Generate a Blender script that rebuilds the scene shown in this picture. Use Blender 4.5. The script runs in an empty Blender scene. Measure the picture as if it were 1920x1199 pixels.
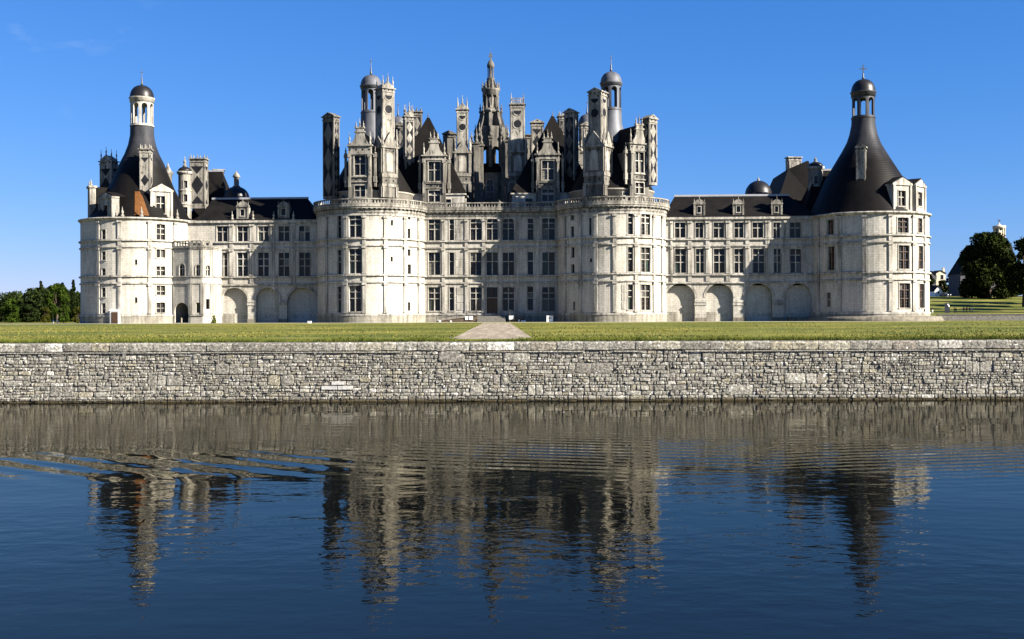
import bpy, math, random
from mathutils import Vector, Matrix
random.seed(7)
PI = math.pi
R_ = math.radians
SC = bpy.context.scene
COL = SC.collection

# ------------------------------------------------------------------ camera, sky, sun, exposure
F = 2100.0                 # focal length in pixels of a 1920 px wide frame
EYE = 1.4
HOR = 590.0                # pixel row of the horizon on the optical axis
ROLL = R_(0.2)
cam_d = bpy.data.cameras.new("camera")
cam = bpy.data.objects.new("camera", cam_d)
COL.objects.link(cam)
SC.camera = cam
cam_d.sensor_width = 36.0
cam_d.lens = F / 1920 * 36
cam_d.shift_y = -(599.5 - HOR) / 1920
cam_d.clip_start = 0.5
cam_d.clip_end = 9000
cam.matrix_world = Matrix.Translation((0, 0, EYE)) @ Matrix.Rotation(R_(90), 4, 'X') @ Matrix.Rotation(-ROLL, 4, 'Z')

SUN_AZ = R_(180 - 64.2)    # clockwise from +Y
SUN_EL = R_(28.5)
W = bpy.data.worlds.new("World")
SC.world = W
W.use_nodes = True
nt = W.node_tree
for n in list(nt.nodes): nt.nodes.remove(n)
wo = nt.nodes.new("ShaderNodeOutputWorld")
bg = nt.nodes.new("ShaderNodeBackground")
sky = nt.nodes.new("ShaderNodeTexSky")
sky.sky_type = 'NISHITA'
sky.sun_disc = False
sky.sun_elevation = SUN_EL
sky.sun_rotation = SUN_AZ
sky.altitude = 100
sky.air_density = 0.9
sky.dust_density = 0.02
sky.ozone_density = 1.2
bg.inputs['Strength'].default_value = 0.05
hs = nt.nodes.new("ShaderNodeHueSaturation")
hs.inputs['Saturation'].default_value = 1.0
wb = nt.nodes.new("ShaderNodeMixRGB"); wb.blend_type = 'MULTIPLY'; wb.inputs[0].default_value = 1.0; wb.inputs[2].default_value = (0.152, 0.53, 1.40, 1)   # the camera's strong blue
sp3 = nt.nodes.new("ShaderNodeSeparateColor"); cb3 = nt.nodes.new("ShaderNodeCombineColor")
nt.links.new(sky.outputs[0], sp3.inputs[0])
for i_, g_ in enumerate((1.25, 0.78, 0.6)):
    pw_ = nt.nodes.new("ShaderNodeMath"); pw_.operation = 'POWER'; pw_.inputs[1].default_value = g_
    nt.links.new(sp3.outputs[i_], pw_.inputs[0]); nt.links.new(pw_.outputs[0], cb3.inputs[i_])
nt.links.new(cb3.outputs[0], wb.inputs[1])
nt.links.new(wb.outputs[0], hs.inputs['Color'])
# thin cirrus streaks high on one side of the sky
tc = nt.nodes.new("ShaderNodeTexCoord")
mp = nt.nodes.new("ShaderNodeMapping"); mp.inputs['Scale'].default_value = (9, 9, 26); mp.inputs['Rotation'].default_value = (0, R_(25), 0)
nz = nt.nodes.new("ShaderNodeTexNoise"); nz.inputs['Scale'].default_value = 1.6; nz.inputs['Detail'].default_value = 7; nz.inputs['Roughness'].default_value = 0.62
cr = nt.nodes.new("ShaderNodeValToRGB"); cr.color_ramp.elements[0].position = 0.56; cr.color_ramp.elements[1].position = 0.86
nt.links.new(tc.outputs['Generated'], mp.inputs[0]); nt.links.new(mp.outputs[0], nz.inputs[0]); nt.links.new(nz.outputs[0], cr.inputs[0])
dt = nt.nodes.new("ShaderNodeVectorMath"); dt.operation = 'DOT_PRODUCT'
_cd = Vector((-0.40, 0.88, 0.262)).normalized(); dt.inputs[1].default_value = _cd
nrmz = nt.nodes.new("ShaderNodeVectorMath"); nrmz.operation = 'NORMALIZE'
nt.links.new(tc.outputs['Generated'], nrmz.inputs[0]); nt.links.new(nrmz.outputs[0], dt.inputs[0])
mr = nt.nodes.new("ShaderNodeMapRange"); mr.inputs[1].default_value = 0.990; mr.inputs[2].default_value = 0.9998; mr.inputs[3].default_value = 0; mr.inputs[4].default_value = 0.16
nt.links.new(dt.outputs['Value'], mr.inputs[0])
mm = nt.nodes.new("ShaderNodeMath"); mm.operation = 'MULTIPLY'
nt.links.new(cr.outputs[0], mm.inputs[0]); nt.links.new(mr.outputs[0], mm.inputs[1])
mx = nt.nodes.new("ShaderNodeMixRGB"); mx.inputs[2].default_value = (4, 4.4, 5, 1)
nt.links.new(mm.outputs[0], mx.inputs[0]); nt.links.new(hs.outputs[0], mx.inputs[1])
nt.links.new(mx.outputs[0], bg.inputs[0]); nt.links.new(bg.outputs[0], wo.inputs[0])

SUN_DIR = Vector((math.sin(SUN_AZ) * math.cos(SUN_EL), math.cos(SUN_AZ) * math.cos(SUN_EL), math.sin(SUN_EL)))
sun_d = bpy.data.lights.new("sun", 'SUN')
sun_d.energy = 5.0
sun_d.angle = R_(0.5)
sun_d.color = (1.0, 0.93, 0.82)
sun = bpy.data.objects.new("sun", sun_d)
COL.objects.link(sun)
sun.rotation_euler = SUN_DIR.to_track_quat('Z', 'Y').to_euler()
SC.view_settings.view_transform = 'Standard'
SC.view_settings.look = 'None'
SC.view_settings.exposure = 2.15
SC.view_settings.gamma = 1.0
SC.cycles.diffuse_bounces = 1
SC.view_settings.use_curve_mapping = False

# ------------------------------------------------------------------ measuring: photo pixel -> point at a known depth
SN = 0.045                                   # the facade is turned a little: its right end is nearer
CS = math.sqrt(1 - SN * SN)
X0, D0 = -3.8, 210.0
def ray(px, py):
    a, b = px - 960.0, -(py - HOR)
    return (a * math.cos(ROLL) + b * math.sin(ROLL)) / F, (-a * math.sin(ROLL) + b * math.cos(ROLL)) / F
def world_at(px, py, y):
    A, B = ray(px, py)
    return Vector((A * y, y, EYE + B * y))
CU, CV = CS * (-X0) - SN * (-D0), SN * (-X0) + CS * (-D0)      # camera in castle coordinates
def dirloc(A): return CS * A - SN, SN * A + CS
def at_v(px, py, v):                         # castle u, z and depth on the plane v
    A, B = ray(px, py)
    du, dv = dirloc(A)
    t = (v - CV) / dv
    return CU + t * du, EYE + t * B, t

class Face:                                  # an upright plane: s along, z up, o outward
    step = 1e9
    def __init__(self, u0, v0, phi=0.0):
        self.u0, self.v0, self.phi = u0, v0, phi
        self.T = (math.cos(phi), math.sin(phi)); self.N = (math.sin(phi), -math.cos(phi))
    def pt(self, s, z, o=0.0):
        return (self.u0 + self.T[0] * s + self.N[0] * o, self.v0 + self.T[1] * s + self.N[1] * o, z)
    def frm(self, px, py):
        A, B = ray(px, py); du, dv = dirloc(A)
        t = ((self.u0 - CU) * self.N[0] + (self.v0 - CV) * self.N[1]) / (du * self.N[0] + dv * self.N[1])
        pu, pv = CU + t * du - self.u0, CV + t * dv - self.v0
        return pu * self.T[0] + pv * self.T[1], EYE + t * B
    def ang(self, s): return self.phi
def face_ab(p, q):
    return Face(p[0], p[1], math.atan2(q[1] - p[1], q[0] - p[0]))
class Cyl:
    def __init__(self, uc, vc, r):
        self.uc, self.vc, self.r = uc, vc, r; self.step = r * R_(5)
    def pt(self, s, z, o=0.0):
        th = s / self.r; rr = self.r + o
        return (self.uc + rr * math.sin(th), self.vc - rr * math.cos(th), z)
    def frm(self, px, py):
        A, B = ray(px, py); du, dv = dirloc(A)
        eu, ev = CU - self.uc, CV - self.vc
        a = du * du + dv * dv; b = 2 * (eu * du + ev * dv); c = eu * eu + ev * ev - self.r ** 2
        D = b * b - 4 * a * c
        t = (-b - math.sqrt(max(D, 0))) / (2 * a)
        return self.r * math.atan2(eu + t * du, -(ev + t * dv)), EYE + t * B
    def ang(self, s): return s / self.r

# ------------------------------------------------------------------ materials
MATS = {}
def newmat(name):
    m = bpy.data.materials.new(name); m.use_nodes = True
    n = m.node_tree.nodes; b = n['Principled BSDF']
    MATS[name] = m
    return m, m.node_tree, n, b
def node(nt, t, **kw):
    n = nt.nodes.new(t)
    for k, v in kw.items():
        if k in n.inputs.keys() if isinstance(k, str) else False: n.inputs[k].default_value = v
        else: setattr(n, k, v)
    return n
def ramp(nt, pts):
    r = nt.nodes.new("ShaderNodeValToRGB"); e = r.color_ramp.elements
    while len(e) < len(pts): e.new(0.5)
    for x, (p, c) in zip(e, pts): x.position = p; x.color = (*c, 1)
    return r
def noise(nt, coord, scale, detail=4, rough=0.55, vec=(1, 1, 1)):
    mp = nt.nodes.new("ShaderNodeMapping"); mp.inputs['Scale'].default_value = vec
    nt.links.new(coord, mp.inputs[0])
    n = nt.nodes.new("ShaderNodeTexNoise"); n.inputs['Scale'].default_value = scale; n.inputs['Detail'].default_value = detail; n.inputs['Roughness'].default_value = rough
    nt.links.new(mp.outputs[0], n.inputs[0])
    return n.outputs[0]
def mix(nt, fac, a, b, mode='MIX'):
    m = nt.nodes.new("ShaderNodeMixRGB"); m.blend_type = mode
    for i, x in ((0, fac), (1, a), (2, b)):
        if hasattr(x, 'is_linked'): nt.links.new(x, m.inputs[i])
        elif i == 0: m.inputs[0].default_value = x
        else: m.inputs[i].default_value = (*x, 1)
    return m.outputs[0]
def bump(nt, b, h, strength=0.4, dist=0.05):
    bp = nt.nodes.new("ShaderNodeBump"); bp.inputs['Strength'].default_value = strength; bp.inputs['Distance'].default_value = dist
    nt.links.new(h, bp.inputs['Height']); nt.links.new(bp.outputs[0], b.inputs['Normal'])

def stone_mat(name, light, mid, dark, amount, courses=True, black=None):
    m, nt, n, b = newmat(name)
    tc = nt.nodes.new("ShaderNodeTexCoord"); co = tc.outputs['Object']
    streak = noise(nt, co, 0.9, 6, 0.6, (1.6, 1.6, 0.22))
    big = noise(nt, co, 0.16, 5, 0.6)
    fine = noise(nt, co, 2.6, 5, 0.65)
    r1 = ramp(nt, [(0.38, (0, 0, 0)), (0.72, (1, 1, 1))]); nt.links.new(streak, r1.inputs[0])
    r2 = ramp(nt, [(0.35, (0, 0, 0)), (0.68, (1, 1, 1))]); nt.links.new(big, r2.inputs[0])
    c = mix(nt, r2.outputs[0], light, mid)
    f = mix(nt, amount, (0, 0, 0), r1.outputs[0])
    c = mix(nt, f, c, dark)
    r3 = ramp(nt, [(0.3, (0.80, 0.79, 0.77)), (0.6, (1.0, 1.0, 1.0))]); nt.links.new(fine, r3.inputs[0])
    c = mix(nt, 1.0, c, r3.outputs[0], 'MULTIPLY')
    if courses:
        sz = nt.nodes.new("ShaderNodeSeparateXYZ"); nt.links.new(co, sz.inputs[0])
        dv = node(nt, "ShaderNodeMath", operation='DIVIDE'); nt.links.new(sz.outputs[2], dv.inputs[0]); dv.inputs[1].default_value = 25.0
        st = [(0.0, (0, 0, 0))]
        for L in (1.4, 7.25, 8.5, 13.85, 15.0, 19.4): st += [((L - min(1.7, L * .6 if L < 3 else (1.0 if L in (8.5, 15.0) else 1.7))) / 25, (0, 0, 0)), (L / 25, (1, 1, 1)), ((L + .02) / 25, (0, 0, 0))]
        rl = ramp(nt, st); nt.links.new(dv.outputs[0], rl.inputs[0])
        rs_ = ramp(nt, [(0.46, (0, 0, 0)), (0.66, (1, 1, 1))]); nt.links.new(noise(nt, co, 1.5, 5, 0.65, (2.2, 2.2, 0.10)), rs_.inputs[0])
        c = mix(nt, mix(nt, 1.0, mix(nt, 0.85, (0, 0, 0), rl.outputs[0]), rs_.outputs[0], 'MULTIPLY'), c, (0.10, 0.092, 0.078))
    h = fine
    if courses:
        br = nt.nodes.new("ShaderNodeTexBrick")
        br.inputs['Scale'].default_value = 1.0; br.inputs['Brick Width'].default_value = 0.95; br.inputs['Row Height'].default_value = 0.42
        br.inputs['Mortar Size'].default_value = 0.022; br.inputs['Mortar Smooth'].default_value = 0.2
        br.inputs['Color1'].default_value = (1, 1, 1, 1); br.inputs['Color2'].default_value = (0.86, 0.86, 0.85, 1); br.inputs['Mortar'].default_value = (0.55, 0.53, 0.5, 1)
        nt.links.new(tc.outputs['UV'], br.inputs[0])
        c = mix(nt, 0.85, c, br.outputs[0], 'MULTIPLY')
    if black:
        rb = ramp(nt, [(black, (0, 0, 0)), (black + 0.1, (1, 1, 1))]); nt.links.new(noise(nt, co, 1.1, 6, 0.7, (1.3, 1.3, 0.7)), rb.inputs[0])
        c = mix(nt, rb.outputs[0], c, (0.03, 0.029, 0.028))
    nt.links.new(c, b.inputs['Base Color'])
    b.inputs['Roughness'].default_value = 0.9
    b.inputs['Specular IOR Level'].default_value = 0.2
    bump(nt, b, h, 0.5, 0.04)
    return m
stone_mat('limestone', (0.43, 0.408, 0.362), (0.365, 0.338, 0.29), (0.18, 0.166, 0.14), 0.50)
stone_mat('limestone_trim', (0.425, 0.402, 0.355), (0.265, 0.246, 0.21), (0.06, 0.056, 0.048), 0.95, False)
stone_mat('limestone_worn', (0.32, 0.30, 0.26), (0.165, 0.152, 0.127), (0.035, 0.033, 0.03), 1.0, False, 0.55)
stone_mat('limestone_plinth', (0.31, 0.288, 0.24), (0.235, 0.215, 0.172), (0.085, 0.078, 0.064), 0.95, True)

stone_mat('stone_shaded', (0.13, 0.122, 0.108), (0.085, 0.08, 0.07), (0.035, 0.033, 0.03), 0.9, False, 0.6)  # lozenge stone of the shaded chimneys, the shade put into its colour
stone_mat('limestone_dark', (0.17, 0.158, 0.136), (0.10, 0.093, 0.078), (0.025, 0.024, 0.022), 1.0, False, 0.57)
def simple(name, col, rough=0.7, spec=0.3, var=0.25, sc=1.5, metal=0.0, bmp=0.0, vec=(1, 1, 1)):
    m, nt, n, b = newmat(name)
    tc = nt.nodes.new("ShaderNodeTexCoord")
    f = noise(nt, tc.outputs['Object'], sc, 6, 0.6, vec)
    lo = tuple(c * (1 - var) for c in col); hi = tuple(min(1, c * (1 + var)) for c in col)
    r = ramp(nt, [(0.3, lo), (0.7, hi)]); nt.links.new(f, r.inputs[0])
    nt.links.new(r.outputs[0], b.inputs['Base Color'])
    b.inputs['Roughness'].default_value = rough; b.inputs['Specular IOR Level'].default_value = spec; b.inputs['Metallic'].default_value = metal
    if bmp: bump(nt, b, f, bmp, 0.05)
    return m
def slate_mat(name, col, col2, rough):
    m, nt, n, b = newmat(name)
    tc = nt.nodes.new("ShaderNodeTexCoord"); co = tc.outputs['Object']
    f = noise(nt, co, 0.5, 6, 0.65, (1, 1, 0.45))
    r = ramp(nt, [(0.34, col), (0.7, col2)]); nt.links.new(f, r.inputs[0])
    wv = nt.nodes.new("ShaderNodeTexWave"); wv.bands_direction = 'Z'; wv.inputs['Scale'].default_value = 1.1; wv.inputs['Distortion'].default_value = 0.6; wv.inputs['Detail'].default_value = 2
    nt.links.new(co, wv.inputs[0])
    c = mix(nt, 0.35, r.outputs[0], mix(nt, wv.outputs[0], (0.55, 0.55, 0.55), (1, 1, 1)), 'MULTIPLY')
    nt.links.new(c, b.inputs['Base Color'])
    b.inputs['Roughness'].default_value = rough; b.inputs['Specular IOR Level'].default_value = 0.08
    bump(nt, b, wv.outputs[0], 0.35, 0.03)
slate_mat('slate', (0.0035, 0.0031, 0.003), (0.0085, 0.0073, 0.0064), 0.75)
slate_mat('slate_smooth', (0.0035, 0.0032, 0.0032), (0.0078, 0.0068, 0.0062), 0.5)
def slate_lead(name):
    m, nt, n, b = newmat(name)
    tc = nt.nodes.new("ShaderNodeTexCoord"); co = tc.outputs['Object']
    f = noise(nt, co, 0.5, 6, 0.65, (1, 1, 0.4))
    a = ramp(nt, [(0.3, (0.0028, 0.0026, 0.0026)), (0.7, (0.0068, 0.0059, 0.0053))]); nt.links.new(f, a.inputs[0])
    l = ramp(nt, [(0.3, (0.018, 0.0185, 0.021)), (0.7, (0.042, 0.043, 0.048))]); nt.links.new(f, l.inputs[0])
    sz = nt.nodes.new("ShaderNodeSeparateXYZ"); nt.links.new(co, sz.inputs[0])
    ad = node(nt, "ShaderNodeMath", operation='MULTIPLY_ADD'); nt.links.new(f, ad.inputs[0]); ad.inputs[1].default_value = 4.0; nt.links.new(sz.outputs[2], ad.inputs[2])
    mr = nt.nodes.new("ShaderNodeMapRange"); mr.inputs[1].default_value = 31.0; mr.inputs[2].default_value = 36.5; nt.links.new(ad.outputs[0], mr.inputs[0])
    wv = nt.nodes.new("ShaderNodeTexWave"); wv.bands_direction = 'Z'; wv.inputs['Scale'].default_value = 0.9; wv.inputs['Distortion'].default_value = 0.8; nt.links.new(co, wv.inputs[0])
    c = mix(nt, 0.3, mix(nt, mr.outputs[0], a.outputs[0], l.outputs[0]), mix(nt, wv.outputs[0], (0.5, 0.5, 0.5), (1, 1, 1)), 'MULTIPLY')
    nt.links.new(c, b.inputs['Base Color']); b.inputs['Roughness'].default_value = 0.5; b.inputs['Specular IOR Level'].default_value = 0.06
    bump(nt, b, wv.outputs[0], 0.3, 0.03)
slate_lead('slate_into_lead')
simple('slate_inlay', (0.010, 0.0105, 0.013), 0.7, 0.08, 0.4)
simple('lead', (0.070, 0.073, 0.082), 0.6, 0.22, 0.4, 0.8, 0.35, 0.15, (1, 1, 0.3))
simple('lead_worn', (0.030, 0.031, 0.036), 0.5, 0.25, 0.45, 0.8, 0.2, 0.15, (1, 1, 0.3))
simple('lead_dark', (0.010, 0.0095, 0.0095), 0.42, 0.3, 0.3, 0.8, 0.2)
simple('lead_ridge', (0.22, 0.225, 0.24), 0.4, 0.5, 0.15)
simple('rust_roof', (0.080, 0.030, 0.005), 0.75, 0.2, 0.35, 1.6)
simple('iron', (0.03, 0.03, 0.032), 0.5, 0.5, 0.1)
simple('gilt', (0.3, 0.2, 0.06), 0.35, 0.5, 0.2)
simple('door_wood', (0.045, 0.024, 0.014), 0.6, 0.3, 0.3, 2, 0, 0.2, (6, 6, 0.6))
simple('deck_wood', (0.075, 0.055, 0.038), 0.75, 0.2, 0.35, 2)
simple('white_paint', (0.74, 0.73, 0.70), 0.5, 0.4, 0.06)
simple('stone_step', (0.11, 0.104, 0.092), 0.85, 0.2, 0.25, 2)
simple('grey_plaster', (0.07, 0.067, 0.072), 0.9, 0.1, 0.15, 0.6)
simple('tan_plaster', (0.42, 0.36, 0.27), 0.9, 0.1, 0.1, 0.6)
simple('white_plaster', (0.74, 0.71, 0.64), 0.9, 0.1, 0.06, 0.6)
simple('sign_face', (0.008, 0.008, 0.016), 0.4, 0.4, 0.2)
simple('car_black', (0.012, 0.012, 0.014), 0.25, 0.5, 0.1)
simple('rubber', (0.02, 0.02, 0.02), 0.8, 0.2, 0.1)
simple('car_glass', (0.02, 0.025, 0.03), 0.1, 0.5, 0.1)
simple('lamp_white', (0.8, 0.8, 0.8), 0.2, 0.5, 0.02)
simple('pale_block', (0.30, 0.295, 0.28), 0.95, 0.05, 0.35, 6)
simple('bark', (0.06, 0.045, 0.032), 0.9, 0.1, 0.35, 2)
simple('skin', (0.45, 0.27, 0.19), 0.6, 0.3, 0.05)
simple('cloth_red', (0.42, 0.03, 0.03), 0.85, 0.1, 0.1)
simple('cloth_black', (0.015, 0.015, 0.018), 0.85, 0.1, 0.1)
simple('cloth_white', (0.75, 0.74, 0.72), 0.85, 0.1, 0.05)
simple('cloth_grey', (0.12, 0.12, 0.13), 0.85, 0.1, 0.1)
simple('cloth_tan', (0.35, 0.24, 0.16), 0.85, 0.1, 0.1)
simple('cloth_blue', (0.05, 0.07, 0.15), 0.85, 0.1, 0.1)
simple('hair', (0.03, 0.02, 0.014), 0.7, 0.3, 0.1)
simple('road_pale', (0.36, 0.33, 0.275), 0.9, 0.1, 0.2, 0.7)

m, nt_, n_, b_ = newmat('glass')
oi = nt_.nodes.new("ShaderNodeObjectInfo")
gi = nt_.nodes.new("ShaderNodeNewGeometry")
ad = node(nt_, "ShaderNodeMath", operation='ADD'); fr = node(nt_, "ShaderNodeMath", operation='FRACT')
nt_.links.new(oi.outputs['Random'], ad.inputs[0]); nt_.links.new(gi.outputs['Random Per Island'], ad.inputs[1]); nt_.links.new(ad.outputs[0], fr.inputs[0])
rg = ramp(nt_, [(0.0, (0.006, 0.006, 0.006)), (0.72, (0.014, 0.011, 0.009)), (0.80, (0.035, 0.03, 0.022)), (0.90, (0.018, 0.035, 0.026)), (0.95, (0.06, 0.055, 0.045)), (1.0, (0.16, 0.15, 0.125))])
nt_.links.new(fr.outputs[0], rg.inputs[0]); nt_.links.new(rg.outputs[0], b_.inputs['Base Color'])
b_.inputs['Roughness'].default_value = 0.06; b_.inputs['Specular IOR Level'].default_value = 0.22
simple('glazing_bar', (0.025, 0.022, 0.02), 0.6, 0.3, 0.1)

# rubble masonry
m, nt_, n_, b_ = newmat('rubble')
oi = nt_.nodes.new("ShaderNodeObjectInfo"); gi = nt_.nodes.new("ShaderNodeNewGeometry")
ad = node(nt_, "ShaderNodeMath", operation='ADD'); fr = node(nt_, "ShaderNodeMath", operation='FRACT')
nt_.links.new(oi.outputs['Random'], ad.inputs[0]); nt_.links.new(gi.outputs['Random Per Island'], ad.inputs[1]); nt_.links.new(ad.outputs[0], fr.inputs[0])
rg = ramp(nt_, [(0.0, (0.20, 0.19, 0.17)), (0.25, (0.30, 0.29, 0.262)), (0.5, (0.235, 0.225, 0.202)), (0.74, (0.38, 0.37, 0.335)), (0.86, (0.31, 0.285, 0.22)), (0.94, (0.25, 0.225, 0.20)), (1.0, (0.60, 0.59, 0.56))])
nt_.links.new(fr.outputs[0], rg.inputs[0])
geo_pos = gi.outputs['Position']
fine = noise(nt_, geo_pos, 9, 6, 0.7)
r3 = ramp(nt_, [(0.36, (0.13, 0.125, 0.11)), (0.50, (0.52, 0.515, 0.49)), (0.66, (0.98, 0.97, 0.93))]); nt_.links.new(fine, r3.inputs[0])
c = mix(nt_, 1.0, rg.outputs[0], r3.outputs[0], 'MULTIPLY')
lich = ramp(nt_, [(0.60, (0, 0, 0)), (0.68, (1, 1, 1))]); nt_.links.new(noise(nt_, geo_pos, 3.2, 6, 0.75), lich.inputs[0])
c = mix(nt_, mix(nt_, 0.75, (0, 0, 0), lich.outputs[0]), c, (0.10, 0.095, 0.082))
lw = ramp(nt_, [(0.60, (0, 0, 0)), (0.66, (1, 1, 1))]); nt_.links.new(noise(nt_, geo_pos, 4.6, 5, 0.7, (1, 1, 1.3)), lw.inputs[0])
c = mix(nt_, lw.outputs[0], c, (0.52, 0.515, 0.49))
# wet dark algae tide line just above the water
sx = nt_.nodes.new("ShaderNodeSeparateXYZ"); nt_.links.new(geo_pos, sx.inputs[0])
tl = node(nt_, "ShaderNodeMapRange"); tl.inputs[1].default_value = -2.93; tl.inputs[2].default_value = -3.10; nt_.links.new(sx.outputs[2], tl.inputs[0])
c = mix(nt_, tl.outputs[0], c, (0.035, 0.028, 0.014))
nt_.links.new(c, b_.inputs['Base Color']); b_.inputs['Roughness'].default_value = 0.92; b_.inputs['Specular IOR Level'].default_value = 0.15
bump(nt_, b_, fine, 0.9, 0.05)
simple('mortar', (0.125, 0.118, 0.103), 0.95, 0.1, 0.45, 3.0, 0, 0.6)

# grass, gravel
m, nt_, n_, b_ = newmat('lawn')
tc = nt_.nodes.new("ShaderNodeTexCoord"); co = tc.outputs['Object']
f1 = noise(nt_, co, 0.10, 9, 0.7, (0.6, 1, 1)); f2 = noise(nt_, co, 1.0, 6, 0.75, (0.5, 1, 1)); f3 = noise(nt_, co, 0.07, 6, 0.65, (0.5, 1.1, 1))
r1 = ramp(nt_, [(0.30, (0.056, 0.070, 0.010)), (0.50, (0.112, 0.110, 0.022)), (0.68, (0.195, 0.172, 0.054))]); nt_.links.new(f1, r1.inputs[0])
r2 = ramp(nt_, [(0.3, (0.55, 0.6, 0.5)), (0.62, (1.05, 1.05, 1.0)), (0.8, (1.6, 1.5, 1.5))]); nt_.links.new(f2, r2.inputs[0])
c = mix(nt_, 1.0, r1.outputs[0], r2.outputs[0], 'MULTIPLY')
r4 = ramp(nt_, [(0.42, (0.55, 0.68, 0.50)), (0.56, (1.1, 1.05, 1.0)), (0.66, (1.35, 1.25, 1.2))]); nt_.links.new(f3, r4.inputs[0])
c = mix(nt_, 1.0, c, r4.outputs[0], 'MULTIPLY')
nt_.links.new(c, b_.inputs['Base Color']); b_.inputs['Roughness'].default_value = 0.95; b_.inputs['Specular IOR Level'].default_value = 0.1
bump(nt_, b_, f2, 0.6, 0.08)
m, nt_, n_, b_ = newmat('gravel')
tc = nt_.nodes.new("ShaderNodeTexCoord"); co = tc.outputs['Object']
f1 = noise(nt_, co, 1.1, 5, 0.6, (1.5, 0.07, 1)); f2 = noise(nt_, co, 7, 5, 0.75, (1, 0.5, 1))
r1 = ramp(nt_, [(0.33, (0.125, 0.098, 0.062)), (0.5, (0.165, 0.132, 0.088)), (0.68, (0.26, 0.222, 0.160))]); nt_.links.new(f1, r1.inputs[0])
r2 = ramp(nt_, [(0.3, (0.75, 0.74, 0.72)), (0.65, (1.08, 1.08, 1.08))]); nt_.links.new(f2, r2.inputs[0])
nt_.links.new(mix(nt_, 1.0, r1.outputs[0], r2.outputs[0], 'MULTIPLY'), b_.inputs['Base Color']); b_.inputs['Roughness'].default_value = 0.95
bump(nt_, b_, f1, 0.6, 0.05)

def leaf_mat(name, dark, light, sc=0.35):
    m, nt, n, b = newmat(name)
    gi = nt.nodes.new("ShaderNodeNewGeometry"); tc = nt.nodes.new("ShaderNodeTexCoord")
    r = ramp(nt, [(0.0, dark), (1.0, light)]); nt.links.new(gi.outputs['Random Per Island'], r.inputs[0])
    r2 = ramp(nt, [(0.35, (0.6, 0.66, 0.6)), (0.65, (1.25, 1.2, 1.1))]); nt.links.new(noise(nt, tc.outputs['Object'], sc, 4, 0.6), r2.inputs[0])
    nt.links.new(mix(nt, 1.0, r.outputs[0], r2.outputs[0], 'MULTIPLY'), b.inputs['Base Color'])
    b.inputs['Roughness'].default_value = 0.85; b.inputs['Specular IOR Level'].default_value = 0.04
leaf_mat('leaf_forest', (0.006, 0.011, 0.003), (0.017, 0.025, 0.006), 0.09)
leaf_mat('leaf_mid', (0.010, 0.021, 0.002), (0.030, 0.047, 0.006))
leaf_mat('leaf_yellow', (0.018, 0.022, 0.003), (0.042, 0.043, 0.007))
leaf_mat('leaf_dark', (0.007, 0.012, 0.002), (0.020, 0.027, 0.004), 0.18)
leaf_mat('blade', (0.030, 0.052, 0.006), (0.105, 0.105, 0.024), 0.8)
leaf_mat('blade_dry', (0.036, 0.050, 0.006), (0.165, 0.142, 0.042), 0.15)
leaf_mat('ivy', (0.05, 0.08, 0.015), (0.14, 0.14, 0.03))

# water
m, nt_, n_, b_ = newmat('water')
tc = nt_.nodes.new("ShaderNodeTexCoord"); co = tc.outputs['Object']
b_.inputs['Base Color'].default_value = (0.002, 0.003, 0.003, 1); b_.inputs['Roughness'].default_value = 0.02; b_.inputs['IOR'].default_value = 1.33
def wmath(op, a, b):
    x = nt_.nodes.new("ShaderNodeMath"); x.operation = op
    for i, q in ((0, a), (1, b)):
        if hasattr(q, 'is_linked'): nt_.links.new(q, x.inputs[i])
        else: x.inputs[i].default_value = q
    return x.outputs[0]
def blob(cx, cy, rx, ry, p=1.0):               # soft elliptical patch of the water where a wake runs
    mpn = nt_.nodes.new("ShaderNodeMapping"); mpn.inputs['Location'].default_value = (-cx / rx, -cy / ry, 0); mpn.inputs['Scale'].default_value = (1 / rx, 1 / ry, 0)
    nt_.links.new(co, mpn.inputs[0])
    g = nt_.nodes.new("ShaderNodeTexGradient"); g.gradient_type = 'QUADRATIC_SPHERE'; nt_.links.new(mpn.outputs[0], g.inputs[0])
    return g.outputs['Fac'] if 'Fac' in g.outputs else g.outputs[1]
def waves(rot, scale, dist):
    mpn = nt_.nodes.new("ShaderNodeMapping"); mpn.inputs['Rotation'].default_value = (0, 0, R_(rot)); nt_.links.new(co, mpn.inputs[0])
    w = nt_.nodes.new("ShaderNodeTexWave"); w.bands_direction = 'Y'; w.inputs['Scale'].default_value = scale; w.inputs['Distortion'].default_value = dist; w.inputs['Detail'].default_value = 1.5; w.inputs['Detail Scale'].default_value = 0.35
    nt_.links.new(mpn.outputs[0], w.inputs[0]); return w.outputs['Fac']
rip = noise(nt_, co, 2.0, 3, 0.5, (0.75, 1.15, 1))
swell = noise(nt_, co, 0.25, 3, 0.5, (0.6, 1.3, 1))
calm = ramp(nt_, [(0.40, (0.12,) * 3), (0.62, (1.0,) * 3)]); nt_.links.new(noise(nt_, co, 0.055, 4, 0.55, (0.4, 1.5, 1)), calm.inputs[0])
patch = ramp(nt_, [(0.30, (0.25,) * 3), (0.55, (1.0,) * 3)]); nt_.links.new(noise(nt_, co, 0.16, 3, 0.55, (0.6, 1.2, 1)), patch.inputs[0])
h = wmath('MULTIPLY', wmath('MULTIPLY', rip, 0.017), calm.outputs[0])
h = wmath('ADD', h, wmath('MULTIPLY', swell, 0.030))
wk = wmath('MULTIPLY', wmath('MULTIPLY', waves(38, 0.21, 1.3), blob(-11.0, 34.6, 15.0, 6.0)), 0.046)
wk = wmath('ADD', wk, wmath('MULTIPLY', wmath('MULTIPLY', waves(14, 0.40, 3.0), blob(1.5, 38.0, 12.0, 9.0)), 0.022))
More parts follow.
